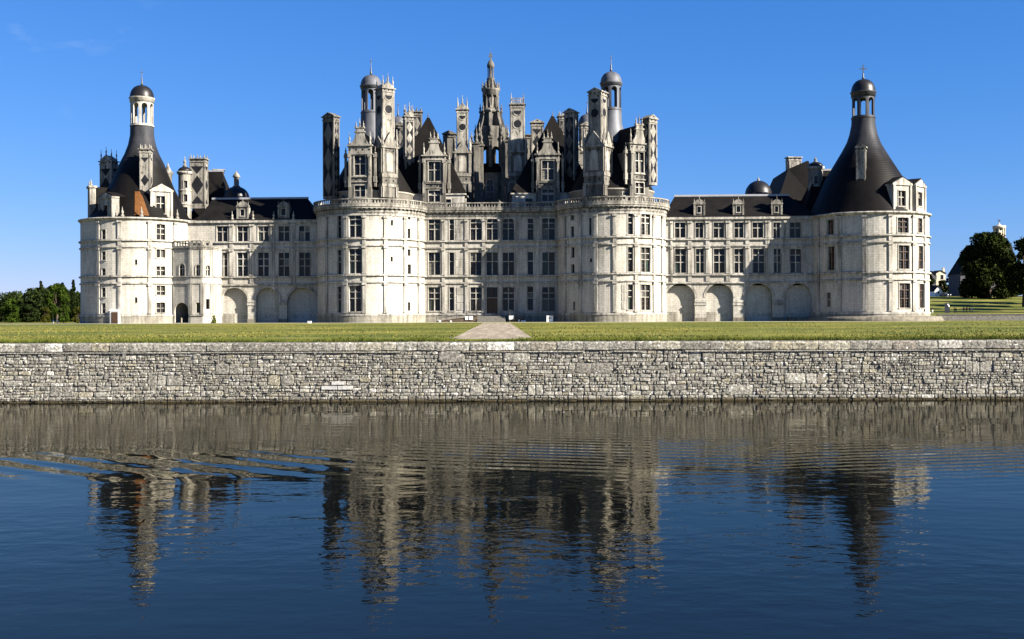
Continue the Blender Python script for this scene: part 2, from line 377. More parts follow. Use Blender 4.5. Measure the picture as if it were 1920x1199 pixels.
wk = wmath('ADD', wk, wmath('MULTIPLY', wmath('MULTIPLY', waves(-12, 0.46, 3.0), blob(13.5, 36.0, 11.0, 9.0)), 0.017))
h = wmath('ADD', h, wmath('MULTIPLY', wk, patch.outputs[0]))
bp = nt_.nodes.new("ShaderNodeBump"); bp.inputs['Strength'].default_value = 1.0; bp.inputs['Distance'].default_value = 1.0
nt_.links.new(h, bp.inputs['Height'])
gl = nt_.nodes.new("ShaderNodeBsdfGlossy"); gl.inputs['Color'].default_value = (0.68, 0.655, 0.575, 1); gl.inputs['Roughness'].default_value = 0.018
df = nt_.nodes.new("ShaderNodeBsdfDiffuse"); df.inputs['Color'].default_value = (0.0025, 0.003, 0.0028, 1)
fz = nt_.nodes.new("ShaderNodeFresnel"); fz.inputs['IOR'].default_value = 1.33; ms = nt_.nodes.new("ShaderNodeMixShader")
for q_ in (gl, df, fz): nt_.links.new(bp.outputs[0], q_.inputs['Normal'])
nt_.links.new(fz.outputs[0], ms.inputs[0]); nt_.links.new(df.outputs[0], ms.inputs[1]); nt_.links.new(gl.outputs[0], ms.inputs[2])
nt_.links.new(ms.outputs[0], n_['Material Output'].inputs[0]); n_.remove(b_)

# ------------------------------------------------------------------ mesh building
class MB:
    def __init__(self): self.v, self.f, self.m, self.uv, self.smooth = [], [], [], {}, set()
    def add(self, vs, fs, mat=0, uvs=None, smooth=False):
        k = len(self.v); self.v.extend(vs)
        for i, f in enumerate(fs):
            j = len(self.f); self.f.append(tuple(k + q for q in f)); self.m.append(mat)
            if uvs: self.uv[j] = [uvs[q] for q in f]
            if smooth: self.smooth.add(j)
    def build(self, name, mats, parent=None, kind=None, label=None):
        me = bpy.data.meshes.new(name); me.from_pydata(self.v, [], self.f)
        if isinstance(mats, str): mats = [mats]
        for q in mats: me.materials.append(MATS[q])
        if len(mats) > 1: me.polygons.foreach_set('material_index', self.m)
        if self.smooth: me.polygons.foreach_set('use_smooth', [i in self.smooth for i in range(len(self.f))])
        if self.uv:
            ul = me.uv_layers.new(name='UVMap')
            for i, uvs in self.uv.items():
                p = me.polygons[i]
                for li, q in zip(p.loop_indices, uvs): ul.data[li].uv = q
        me.update()
        o = bpy.data.objects.new(name, me); COL.objects.link(o)
        if parent is not None: o.parent = parent
        if kind: o['kind'] = kind
        if label: o['label'] = label
        return o
def frange(a, b, step):
    n = max(1, int(math.ceil(abs(b - a) / step - 1e-6)))
    return [a + (b - a) * i / n for i in range(n + 1)]
def box(mb, x0, x1, y0, y1, z0, z1, mat=0):
    mb.add([(x0, y0, z0), (x1, y0, z0), (x1, y1, z0), (x0, y1, z0), (x0, y0, z1), (x1, y0, z1), (x1, y1, z1), (x0, y1, z1)],
           [(0, 3, 2, 1), (4, 5, 6, 7), (0, 1, 5, 4), (1, 2, 6, 5), (2, 3, 7, 6), (3, 0, 4, 7)], mat)
def sbox(mb, S, s0, s1, z0, z1, o0, o1, mat=0, uv=False):
    ss = frange(s0, s1, S.step); n = len(ss); vs, fs, uvs = [], [], []
    for s in ss:
        vs += [S.pt(s, z0, o0), S.pt(s, z0, o1), S.pt(s, z1, o1), S.pt(s, z1, o0)]
        uvs += [(s, z0), (s, z0), (s, z1), (s, z1)]
    for i in range(n - 1):
        k = 4 * i
        for a in range(4):
            b = (a + 1) % 4; fs.append((k + a, k + b, k + 4 + b, k + 4 + a))
    fs += [(0, 1, 2, 3), (4 * n - 1, 4 * n - 2, 4 * n - 3, 4 * n - 4)]
    mb.add(vs, fs, mat, uvs if uv else None)
def sprism(mb, S, poly, o0, o1, mat=0):
    n = len(poly)
    vs = [S.pt(s, z, o1) for s, z in poly] + [S.pt(s, z, o0) for s, z in poly]
    fs = [tuple(range(n)), tuple(range(2 * n - 1, n - 1, -1))] + [(i, (i + 1) % n, n + (i + 1) % n, n + i) for i in range(n)]
    mb.add(vs, fs, mat)
def lathe(mb, uc, vc, prof, n=24, mat=0, smooth=True, a0=0.0, a1=2 * PI, cap=True, phase=0.0):
    full = abs(a1 - a0 - 2 * PI) < 1e-6; m = n if full else n + 1
    vs, fs = [], []
    for pr in prof:
        r, z = pr[:2]; du = pr[2] if len(pr) > 2 else 0.0
        for i in range(m):
            a = a0 + (a1 - a0) * i / n + phase; vs.append((uc + du + r * math.sin(a), vc - r * math.cos(a), z))
    for j in range(len(prof) - 1):
        for i in range(n):
            i2 = (i + 1) % m; fs.append((j * m + i, j * m + i2, (j + 1) * m + i2, (j + 1) * m + i))
    if cap and full:
        if prof[0][0] > 1e-4: fs.append(tuple(range(m - 1, -1, -1)))
        if prof[-1][0] > 1e-4: fs.append(tuple(range((len(prof) - 1) * m, len(prof) * m)))
    mb.add(vs, fs, mat, None, smooth)
def wallgrid(mb, S, s0, s1, z0, z1, holes, depth=0.44, mat=0, thick=None):
    """A wall sheet with real openings: reveals run back by depth; thick adds the inner face."""
    sb = set(frange(s0, s1, S.step)); zb = {z0, z1}
    for hh in holes: sb |= {hh[0], hh[1]}; zb |= {hh[2], hh[3]}
    sb = sorted(x for x in sb if s0 - 1e-6 <= x <= s1 + 1e-6); zb = sorted(x for x in zb if z0 - 1e-6 <= x <= z1 + 1e-6)
    def sheet(o):
        vs = [S.pt(s, z, o) for z in zb for s in sb]; uvs = [(s, z) for z in zb for s in sb]; fs = []; w = len(sb)
        for j in range(len(zb) - 1):
            zc = (zb[j] + zb[j + 1]) / 2
            if zb[j + 1] - zb[j] < 1e-6: continue
            for i in range(w - 1):
                sc = (sb[i] + sb[i + 1]) / 2
                if any(hh[0] < sc < hh[1] and hh[2] < zc < hh[3] for hh in holes): continue
                fs.append((j * w + i, j * w + i + 1, (j + 1) * w + i + 1, (j + 1) * w + i))
        mb.add(vs, fs, mat, uvs)
    sheet(0.0)
    if thick: sheet(-thick)
    for hh in holes:
        a, b, c, d = hh[:4]; arch = len(hh) > 4 and hh[4]; dp = hh[5] if len(hh) > 5 else depth
        zs = d - min((b - a) / 2, d - c) if arch else d
        vs, fs = [], []
        def q(p1, p2):
            k = len(vs); vs.extend([S.pt(*p1, 0), S.pt(*p2, 0), S.pt(*p2, -dp), S.pt(*p1, -dp)]); fs.append((k, k + 1, k + 2, k + 3))
        q((a, c), (a, zs)); q((b, zs), (b, c))
        cuts = [x for x in sb if a - 1e-6 <= x <= b + 1e-6]
        for x, y in zip(cuts, cuts[1:]): q((y, c), (x, c))
        if arch:
            N = 16; r = (b - a) / 2; rz = d - zs
            arc = [(a + r - r * math.cos(PI * i / N), zs + rz * math.sin(PI * i / N)) for i in range(N + 1)]
            for p1, p2 in zip(arc, arc[1:]): q(p1, p2)
            for o in ((0.0, -thick) if thick else (0.0,)):
                for i in range(N):
                    k = len(vs); cor = (a, d) if i < N // 2 else (b, d)
                    vs.extend([S.pt(*cor, o), S.pt(*arc[i], o), S.pt(*arc[i + 1], o)]); fs.append((k, k + 1, k + 2))
                k = len(vs); vs.extend([S.pt(a, d, o), S.pt(*arc[N // 2], o), S.pt(b, d, o)]); fs.append((k, k + 1, k + 2))
        else:
            for x, y in zip(cuts, cuts[1:]): q((x, d), (y, d))
        mb.add(vs, fs, mat)

# ------------------------------------------------------------------ the castle
castle = bpy.data.objects.new("castle", None); COL.objects.link(castle)
castle.location = (X0, D0, 0); castle.rotation_euler = (0, 0, -math.asin(SN))
castle['label'] = "huge white stone castle with four round towers and a crowd of dormers and chimneys"
castle['category'] = "castle"

# one glass pane with glazing bars, shared by every window
def unit_pane():
    mb = MB(); box(mb, -0.5, 0.5, -0.01, 0.03, -0.5, 0.5, 0)
    for x in (-0.47, 0.0, 0.47): box(mb, x - 0.028, x + 0.028, -0.035, -0.012, -0.5, 0.5, 1)
    for z in (-0.48, -0.17, 0.17, 0.48): box(mb, -0.5, 0.5, -0.033, -0.014, z - 0.016, z + 0.016, 1)
    me = bpy.data.meshes.new('pane'); me.from_pydata(mb.v, [], mb.f)
    me.materials.append(MATS['glass']); me.materials.append(MATS['glazing_bar'])
    me.polygons.foreach_set('material_index', mb.m); me.update()
    return me
PANE = unit_pane()
PANES = []                                   # (area, location, angle, w, h, window)
def window(S, s0, s1, z0, z1, cols=2, rows=(0, 0.27, 0.52, 1), arch=False, holes=None, inset=0.42, surround=0.17, sill=True, bars='limestone_trim', name='window', label=None):
    """Stone surround (part) > mullion and panes; rows are fractions from the top."""
    if holes is not None: holes.append((s0, s1, z0, z1, arch))
    mb = MB(); w = surround
    if w > 0:
        sbox(mb, S, s0 - w, s0 - 0.003, z0, z1 if not arch else z1 - (s1 - s0) / 2, 0.003, 0.07)
        sbox(mb, S, s1 + 0.003, s1 + w, z0, z1 if not arch else z1 - (s1 - s0) / 2, 0.003, 0.07)
        if arch:
            r = (s1 - s0) / 2; zs = z1 - r; c = (s0 + s1) / 2; N = 12
            for i in range(N):
                a, b = PI * i / N, PI * (i + 1) / N
                sprism(mb, S, [(c - (r + w) * math.cos(a), zs + (r + w) * math.sin(a)), (c - (r + w) * math.cos(b), zs + (r + w) * math.sin(b)),
                               (c - (r + .003) * math.cos(b), zs + (r + .003) * math.sin(b)), (c - (r + .003) * math.cos(a), zs + (r + .003) * math.sin(a))], 0.003, 0.07)
        else: sbox(mb, S, s0 - w, s1 + w, z1 + 0.003, z1 + w, 0.003, 0.08)
        if sill: sbox(mb, S, s0 - w - 0.06, s1 + w + 0.06, z0 - 0.17, z0 - 0.003, 0.003, 0.15)
    else:
        sbox(mb, S, s0, s1, z0 - 0.1, z0 - 0.003, 0.003, 0.06)
    win = mb.build(name, 'limestone_trim', castle, None, label)
    mu = MB(); bw = 0.085; nb = 0
    for i in range(1, cols):
        c = s0 + (s1 - s0) * i / cols; sbox(mu, S, c - bw, c + bw, z0 + .01, z1 - 0.01, -inset + 0.06, -inset + 0.24); nb += 1
    for r in rows[1:-1]:
        zc = z1 - (z1 - z0) * r; sbox(mu, S, s0 + .005, s1 - .005, zc - bw * 0.85, zc + bw * 0.85, -inset + 0.055, -inset + 0.235); nb += 1
        if cols == 1: mu.build('transom', bars, win); mu = MB(); nb = 0
    if nb: mu.build('mullion', bars, win)
    for i in range(cols):
        a, b = s0 + (s1 - s0) * i / cols, s0 + (s1 - s0) * (i + 1) / cols
        for r0, r1 in zip(rows, rows[1:]):
            zt, zl = z1 - (z1 - z0) * r0, z1 - (z1 - z0) * r1
            PANES.append(((b - a) * (zt - zl), S.pt((a + b) / 2, (zt + zl) / 2, -inset + 0.02), S.ang((a + b) / 2), b - a, zt - zl, win))
    return win
def pwin(S, px0, px1, py0, py1, **kw):
    ym = (py0 + py1) / 2; xm = (px0 + px1) / 2
    s0 = S.frm(px0, ym)[0]; s1 = S.frm(px1, ym)[0]; z1 = S.frm(xm, py0)[1]; z0 = S.frm(xm, py1)[1]
    return window(S, s0, s1, z0, z1, **kw)
R3 = (0, 0.245, 0.49, 1); R2 = (0, 0.40, 1); R3W = (0, 0.27, 0.62, 1); R3L = (0, 0.30, 0.62, 1)

ZP, ZB0, ZB1, ZC0, ZC1, ZT = 1.55, 7.3, 8.65, 13.9, 15.2, 19.0     # plinth, two double string courses, eaves
def strings(S, s0, s1, tops=()):
    for z, hgt, o in [(ZP - 0.14, 0.28, 0.24), (ZB0, 0.18, 0.24), (ZB1 - 0.08, 0.22, 0.34), (ZC0, 0.18, 0.24), (ZC1 - 0.08, 0.22, 0.34)] + list(tops):
        mb = MB(); sbox(mb, S, s0, s1, z - hgt / 2, z + hgt / 2, 0.004, o); sbox(mb, S, s0, s1, z + hgt / 2 + .002, z + hgt / 2 + 0.08, 0.004, o * 0.55)
        mb.build('string_course', 'limestone_trim', castle)
def pilaster(S, s, w=0.5, levels=((ZP + .2, ZB0 - .12), (ZB0 + .2, ZB1 - .22), (ZB1 + .14, ZC0 - .12), (ZC0 + .2, ZC1 - .22), (ZC1 + .14, ZT - .3)), o=0.19):
    for i, (a, b) in enumerate(levels):
        mb = MB(); sbox(mb, S, s - w / 2, s + w / 2, a, b, 0.003, o)
        if b - a > 2:
            sbox(mb, S, s - w / 2 - 0.1, s + w / 2 + 0.1, b - 0.36, b - 0.02, o + 0.002, o + 0.18)
            sbox(mb, S, s - w / 2 - 0.06, s + w / 2 + 0.06, a + .01, a + 0.26, o + 0.002, o + 0.07)
        mb.build('pilaster', 'limestone_trim', castle)
def finial(mb, u, v, z, h, r, mat=0, n=8):
    lathe(mb, u, v, [(r, z), (r, z + .18 * h), (r * .55, z + .22 * h), (r * .5, z + .34 * h), (r * .85, z + .46 * h), (r * .5, z + .58 * h), (r * .22, z + .7 * h), (r * .3, z + .8 * h), (0.015, z + h)], n, mat)

# --- tower shells
uK1 = at_v(697, 500, 0)[0]; uK2 = at_v(1147, 500, 0)[0]; uL = at_v(259.5, 500, 0)[0]; uR = at_v(1628, 500, 0)[0]
K1, K2 = Cyl(uK1, 0, 10.1), Cyl(uK2, 0, 10.05)
TL, TR = Cyl(uL, 0, 10.3), Cyl(uR, 0, 10.6)
KZT = 19.5
hK1, hK2, hL, hR = [], [], [], []
# keep left tower windows
for y0, y1, rows in ((401, 445, R3), (467, 513, R3), (536, 584.5, R3)):
    pwin(K1, 654.5, 677, y0, y1, rows=rows, holes=hK1)
    pwin(K1, 633, 640, y0 + 2, y1 + 2, cols=1, rows=rows, holes=hK1, surround=0.12)
for b in ((733, 737, 413, 423), (732.5, 736.6, 481.5, 491), (764.5, 769.5, 401.6, 412), (764.5, 769.5, 429, 447), (764.5, 769.5, 468, 480), (764.5, 770.5, 496, 514), (764.8, 769.5, 567, 583)):
    pwin(K1, *b, cols=1, rows=(0, 1), holes=hK1, surround=0.0, name='slit_window')
# keep right tower windows
for y0, y1 in ((397, 440), (463.7, 509.6), (533.5, 581)):
    pwin(K2, 1177.5, 1187, y0, y1, cols=1, rows=R3, holes=hK2)
    pwin(K2, 1202, 1219, y0 + .7, y1 + .7, cols=2, rows=R3, holes=hK2)
for b in ((1070, 1076, 398, 413), (1070, 1076, 425, 444), (1071, 1077, 464, 483.6), (1071, 1077, 496, 512), (1074, 1078, 566, 581), (1104.5, 1109, 409, 441), (1106, 1110, 485, 491.5)):
    pwin(K2, *b, cols=1, rows=(0, 1), holes=hK2, surround=0.0, name='slit_window')
# left corner tower
for y0, y1 in ((431, 451), (472, 488), (504, 519), (540, 557), (569, 588)):
    pwin(TL, 191.3, 198, y0, y1, cols=1, rows=(0, 0.5, 1), holes=hL, surround=0.14)
for y0, y1, rows in ((421, 450.5, R3W), (468, 483.5, (0, 1)), (500, 519, (0, .4, 1)), (536, 553.5, (0, .6, 1)), (568, 586.6, (0, .55, 1))):
    pwin(TL, 293.5, 309.5, y0, y1, rows=rows, holes=hL)
for b in ((253, 257.5, 487, 496.5), (253, 257.5, 558, 568)):
    pwin(TL, *b, cols=1, rows=(0, 1), holes=hL, surround=0.0, name='slit_window')
# right corner tower
for b in ((1551, 1563.5, 412.5, 440.5), (1552.4, 1565, 462.5, 506.5)):
    pwin(TR, *b, cols=2, rows=R3W, holes=hR, bars='door_wood')
pwin(TR, 1550, 1557.6, 549, 575, cols=1, rows=(0, .5, 1), holes=hR, surround=0.0)
for x0, x1, x2, x3, y0, y1 in ((1683, 1703.5, 1721, 1729, 408.4, 436.6), (1685, 1705, 1722.3, 1730.5, 460.5, 504.5), (1686.5, 1706.5, 1724, 1732.6, 531.5, 577.5)):
    pwin(TR, x0, x1, y0, y1, cols=2, rows=R3W, holes=hR, bars='door_wood')
    pwin(TR, x2, x3, y0 + 1, y1, cols=2, rows=R3W, holes=hR, bars='door_wood')

def tower(S, holes, zt, label, plinth=True):
    mb = MB(); wallgrid(mb, S, -PI * S.r, PI * S.r, ZP - 0.2, zt, holes)
    t = mb.build('tower_wall', 'limestone', castle, None, label)
    p = MB(); sbox(p, S, -PI * S.r, PI * S.r, -0.6, ZP - 0.16, -1.0, 0.16, 0, True); p.build('plinth', 'limestone_plinth', castle)
    return t
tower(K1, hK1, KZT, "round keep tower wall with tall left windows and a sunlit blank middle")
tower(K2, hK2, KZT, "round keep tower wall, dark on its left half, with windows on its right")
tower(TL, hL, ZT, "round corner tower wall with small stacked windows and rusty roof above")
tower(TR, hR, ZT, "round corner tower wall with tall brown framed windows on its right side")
RNG = 1.75
KTOP = [(KZT - 0.1, 0.25, 0.16)]
strings(K1, -RNG * 10.1, RNG * 10.1, KTOP); strings(K2, -RNG * 10.1, RNG * 10.1, KTOP)
strings(TL, -PI * 10.3, PI * 10.3); strings(TR, -PI * 10.6, PI * 10.6)
KL = ((ZP + .2, ZB0 - .12), (ZB0 + .2, ZB1 - .22), (ZB1 + .14, ZC0 - .12), (ZC0 + .2, ZC1 - .22), (ZC1 + .14, KZT - .3))
for px in (613, 648.5, 683, 723, 759.5, 784.5): pilaster(K1, K1.frm(px, 500)[0], 0.62, KL)
for px in (1060, 1088, 1117, 1152.5, 1192.5, 1226, 1241): pilaster(K2, K2.frm(px, 500)[0], 0.62, KL)
for px in (184.5, 224.5, 281, 328): pilaster(TL, TL.frm(px, 500)[0], 0.62)
for px in (1535, 1575, 1621, 1669.5, 1713, 1733.5): pilaster(TR, TR.frm(px, 500)[0], 0.62)
# corner tower cornices
for S in (TL, TR):
    mb = MB(); r = S.r; lathe(mb, S.uc, S.vc, [(r - 1.2, ZT - .26), (r + .1, ZT - .26), (r + .28, ZT - .02), (r + .42, ZT + .02), (r + .42, ZT + .24), (r + .2, ZT + .32), (r - 1.2, ZT + .36)], 72)
    mb.build('cornice', 'limestone_trim', castle)

# --- keep facade between the towers
FK = Face(0, -0.6, 0.0); hF = []
CW = ((803.5, 825.5), (882, 902.5), (912.3, 933.3), (942.7, 963.7), (1017, 1040))
for i, (a, b) in enumerate(CW):
    if i in (1, 2, 3): pwin(FK, a, b, 407.7, 451, rows=(0, 0.24, 0.49, 1), arch=True, holes=hF, surround=0.14)
    else: pwin(FK, a, b, 410 - (i == 4) * 1.5, 451.5 - (i == 4) * 1.5, rows=R3, holes=hF)
    pwin(FK, a, b, 473.8, 516, rows=R2, holes=hF)
    if i != 2: pwin(FK, a, b, 539, 583.2, rows=R3, holes=hF)
for a, b, dy in ((842.7, 851.5, 0), (989.5, 999.5, -1)):
    pwin(FK, a, b, 410.5 + dy, 451.5 + dy, cols=1, rows=R3, holes=hF); pwin(FK, a, b, 474 + dy, 516 + dy, cols=1, rows=R2, holes=hF); pwin(FK, a, b, 539 + dy, 583 + dy, cols=1, rows=R3, holes=hF)
uA, uB = uK1 + 9.6, uK2 - 9.6
# great door
ds0, ds1 = FK.frm(912.5, 560)[0], FK.frm(933, 560)[0]; dz1, dz0 = FK.frm(922, 539)[1], 1.15
hF.append((ds0, ds1, dz0, dz1))
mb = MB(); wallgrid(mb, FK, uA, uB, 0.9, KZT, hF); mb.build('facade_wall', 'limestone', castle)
mb = MB(); sbox(mb, FK, uA, uB, -0.6, 1.1, -1.0, 0.12, 0, True); mb.build('plinth', 'limestone_plinth', castle)
dr = MB(); w = (ds1 - ds0)
for i in range(2):
    a = ds0 + i * w / 2; sbox(dr, FK, a + .02, a + w / 2 - .02, dz0, dz0 + 3.4, -.34, -.26)
    for zz in (0.2, 1.3, 2.4): sbox(dr, FK, a + .2, a + w / 2 - .2, dz0 + zz, dz0 + zz + .8, -.258, -.22)
door = dr.build('door', 'door_wood', castle, None, "dark wooden double door in the middle of the keep")
window(FK, ds0 + .02, ds1 - .02, dz0 + 3.45, dz1, cols=2, rows=(0, 1), inset=.3, surround=0.0, bars='door_wood')
strings(FK, uA + .5, uB - .5, KTOP)
for px in (831.5, 874.5, 907.3, 938, 970, 1008): pilaster(FK, FK.frm(px, 500)[0], 0.55, KL)
for y0, y1, x0, x1 in ((412, 451, 855, 868), (474, 516, 854, 868), (539, 583, 856, 868)):
    mb = MB(); a = FK.frm(x0, 500)[0]; b = FK.frm(x1, 500)[0]; zt = FK.frm(861, y0)[1]; zl = FK.frm(861, y1)[1]
    for q in range(3): sbox(mb, FK, a, b, zl + (zt - zl) * q / 3 + .08, zl + (zt - zl) * (q + 1) / 3 - .08, .003, .06)
    mb.build('blind_panel', 'limestone_trim', castle)
mb = MB()
for y0, y1 in ((533.5, 581),):
    a, b = K2.frm(1165.5, 555)[0], K2.frm(1175, 555)[0]; zt, zl = K2.frm(1170, y0)[1], K2.frm(1170, y1)[1]
    for q in range(3): sbox(mb, K2, a, b, zl + (zt - zl) * q / 3 + .08, zl + (zt - zl) * (q + 1) / 3 - .08, .003, .06)
mb.build('blind_panel', 'limestone_trim', castle)
# the body of the keep behind, with its terrace
KD = 44.0
mb = MB()
for S2, a, b in ((face_ab((uK2 + 3, 0), (uK2 + 3, KD)), 9.0, KD), (face_ab((uK1 - 3, KD), (uK1 - 3, 0)), 0, KD - 9.0), (face_ab((uK2 + 3, KD), (uK1 - 3, KD)), 0, uK2 - uK1 + 6)):
    wallgrid(mb, S2, a, b, -0.5, 21.2, [])
mb.build('keep_wall', 'limestone', castle)
for (uu, vv) in ((at_v(746.5, 230, KD)[0], KD), (at_v(1101, 230, KD)[0], KD)):
    mb = MB(); S2 = Cyl(uu, vv, 10.1); wallgrid(mb, S2, -PI * 10.1, PI * 10.1, -0.5, 21.2, []); mb.build('tower_wall', 'limestone', castle)
mb = MB(); box(mb, uK1 - 2.9, uK2 + 2.9, 0.35, KD, 20.6, 21.18)
for (uu, vv) in ((uK1, 0), (uK2, 0), (uK1, KD), (uK2, KD)): lathe(mb, uu, vv, [(10.0, 20.7), (10.0, 21.16)], 48)
mb.build('terrace_floor', 'stone_step', castle)
# cornice with modillions and balustrade
KB0, KB1 = 21.3, 22.32
def crown_cornice(S, s0, s1):
    mb = MB()
    for z0, z1, o in ((KZT, KZT + .35, .10), (KZT + .36, KZT + .9, .2), (20.55, 20.85, .62), (20.86, 21.25, .74)):
        sbox(mb, S, s0, s1, z0, z1, -0.5, o)
    c = mb.build('cornice', 'limestone_worn', castle)
    md = MB(); n = int((s1 - s0) / 0.85)
    for i in range(n):
        s = s0 + (i + .5) * (s1 - s0) / n
        sbox(md, S, s - .2, s + .2, KZT + .95, 20.54, 0.2, 0.58)
    md.build('modillions', 'limestone_worn', c, 'stuff')
def balustrade(S, s0, s1, o=0.35, z0=KB0, z1=KB1):
    mb = MB(); sbox(mb, S, s0, s1, z0, z0 + .2, o, o + .34); sbox(mb, S, s0, s1, z1 - .2, z1, o - .02, o + .38)
    n = max(1, int((s1 - s0) / 3.2))
    for i in range(n + 1):
        s = s0 + (s1 - s0) * i / n; sbox(mb, S, s - .22, s + .22, z0 + .202, z1 - .202, o + .02, o + .33)
    b = mb.build('balustrade', 'limestone_worn', castle)
    q = MB(); k = int((s1 - s0) / .52)
    for i in range(k):
        s = s0 + (s1 - s0) * (i + .5) / k
        if min(abs(s - s0 - (s1 - s0) * j / n) for j in range(n + 1)) > .33:
            S2 = Face(*S.pt(s, 0, o + .17)[:2], S.ang(s)); sbox(q, S2, -.1, .1, z0 + .2, z0 + .5, -.1, .1); sbox(q, S2, -.065, .065, z0 + .5, z1 - .2, -.065, .065)
    q.build('balusters', 'limestone_worn', b, 'stuff')
crown_cornice(K1, -2.6 * 10.1, 1.5 * 10.1); crown_cornice(K2, -1.5 * 10.05, 2.6 * 10.05); crown_cornice(FK, uA, uB)
balustrade(K1, -2.6 * 10.1, 1.50 * 10.1); balustrade(K2, -1.50 * 10.05, 2.6 * 10.05); balustrade(FK, uK1 + 10.9, uK2 - 10.9)

# --- wings
WV = -1.7
FW = Face(0, WV, 0.0)
def wing(u0, u1, holes, arches, label):
    mb = MB(); hh = list(holes)
    for a0, a1, yt in arches:
        s0, s1 = FW.frm(a0, 570)[0], FW.frm(a1, 570)[0]; zt = FW.frm((a0 + a1) / 2, yt)[1]
        hh.append((s0, s1, -0.3, zt, True, 1.0))
    wallgrid(mb, FW, u0, u1, -0.4, ZT, hh); mb.build('wing_wall', 'limestone', castle, None, label)
    b = MB(); sbox(b, FW, u0 + .3, u1 - .3, -0.4, 6.6, -1.3, -.98, 0, True); b.build('blind_arch_wall', 'limestone', castle)
    bk = MB()
    wallgrid(bk, face_ab((u1, WV + 9.5), (u0, WV + 9.5)), 0, u1 - u0, -0.4, ZT, []); bk.build('wing_wall', 'limestone', castle)
    for z, hgt, o in ((ZB0 - .2, .2, .3), (ZB1 - .08, .22, .32), (ZC0, .18, .24), (ZC1 - .08, .22, .32)):
        mb = MB(); sbox(mb, FW, u0, u1, z - hgt / 2, z + hgt / 2, .004, o); sbox(mb, FW, u0, u1, z + hgt / 2 + .002, z + hgt / 2 + .08, .004, o * .55); mb.build('string_course', 'limestone_trim', castle)
    c = MB(); sbox(c, FW, u0, u1, ZT - .5, ZT - .2, -.3, .12); sbox(c, FW, u0, u1, ZT - .198, ZT + .1, -.6, .4); sbox(c, FW, u0, u1, ZT + .102, ZT + .3, -.6, .3); c.build('cornice', 'limestone_trim', castle)
    for (a0, a1, yt), nxt in zip(arches, list(arches[1:]) + [None]):
        if nxt is None: continue
        s0, s1 = FW.frm(a1, 570)[0], FW.frm(nxt[0], 570)[0]
        im = MB(); sbox(im, FW, s0 - .1, s1 + .1, FW.frm(a1, 573)[1], FW.frm(a1, 568)[1], -.5, .12); sbox(im, FW, s0 - .04, s1 + .04, FW.frm(a1, 567.6)[1], FW.frm(a1, 563)[1], -.5, .2); im.build('impost', 'limestone_trim', castle)
        bs = MB(); sbox(bs, FW, s0 - .08, s1 + .08, -.3, .7, -.6, .1); bs.build('pier_base', 'limestone_plinth', castle)
    for a0, a1, yt in arches:
        s0, s1 = FW.frm(a0, 570)[0], FW.frm(a1, 570)[0]; zt = FW.frm((a0 + a1) / 2, yt)[1]; r = (s1 - s0) / 2; c = (s0 + s1) / 2; zs = zt - r
        ar = MB(); N = 18
        for i in range(N):
            a, b = PI * i / N, PI * (i + 1) / N
            sprism(ar, FW, [(c - (r + .42) * math.cos(a), zs + (r + .42) * math.sin(a)), (c - (r + .42) * math.cos(b), zs + (r + .42) * math.sin(b)), (c - (r + .003) * math.cos(b), zs + (r + .003) * math.sin(b)), (c - (r + .003) * math.cos(a), zs + (r + .003) * math.sin(a))], .003, .08)
        ar.build('archivolt', 'limestone_trim', castle)
WL = ((ZB0 + .05, ZB1 - .22), (ZB1 + .14, ZC0 - .12), (ZC0 + .2, ZC1 - .22), (ZC1 + .14, ZT - .52))
hW = []
for i, (a, b) in enumerate(((406.5, 427), (445, 465), (484, 504), (522.5, 542.5), (561, 581))):
    pwin(FW, a, b, 424.5, 453.5, rows=(0, .36, 1), holes=hW)
    pwin(FW, a + (4.5 if i == 0 else 0), b, 474, 519, rows=(0, .26, .56, 1), holes=hW)
wing(uL + 9.6, uK1 - 9.3, hW, ((414.5, 464.5, 540), (480, 523.5, 540), (538, 597, 540)), "pale wing wall with three blind arches between corner stair and keep")
for px in (432.5, 436, 470.5, 474.5, 509.5, 513.5, 548, 552): pilaster(FW, FW.frm(px, 480)[0], 0.34, WL)
hW = []
for i, (a, b, c, d) in enumerate(((1265.5, 1285, 1266, 1286.5), (1304, 1318.5, 1305, 1320), (1338, 1357.6, 1338.5, 1359), (1377, 1394, 1377, 1394.7), (1411, 1431, 1412, 1433), (1450, 1462.5, 1451, 1464), (1481, 1501, 1482, 1502))):
    pwin(FW, a, b, 417.5, 446, rows=(0, .36, 1), holes=hW)
    pwin(FW, c, d, 467, 512, rows=(0, .26, .56, 1), holes=hW)
wing(uK2 + 9.3, uR - 9.8, hW, ((1249, 1303, 532), (1323.5, 1375, 532), (1397, 1448.5, 532), (1470, 1523, 532)), "pale wing wall with four blind arches and seven window bays")
for px in (1259, 1291.5, 1295, 1325, 1328.5, 1363, 1367, 1399.5, 1403, 1437, 1441, 1472, 1508): pilaster(FW, FW.frm(px, 480)[0], 0.34, WL)
# low bench walls inside the two sunlit arches
for a, b in ((414.8, 439), (1249.5, 1270), (1323.8, 1342)):
    s0, s1 = FW.frm(a, 590)[0], FW.frm(b, 590)[0]; mb = MB(); sbox(mb, FW, s0, s1, -.3, 1.75, -.97, -.4, 0, True); mb.build('low_wall', 'limestone_plinth', castle)

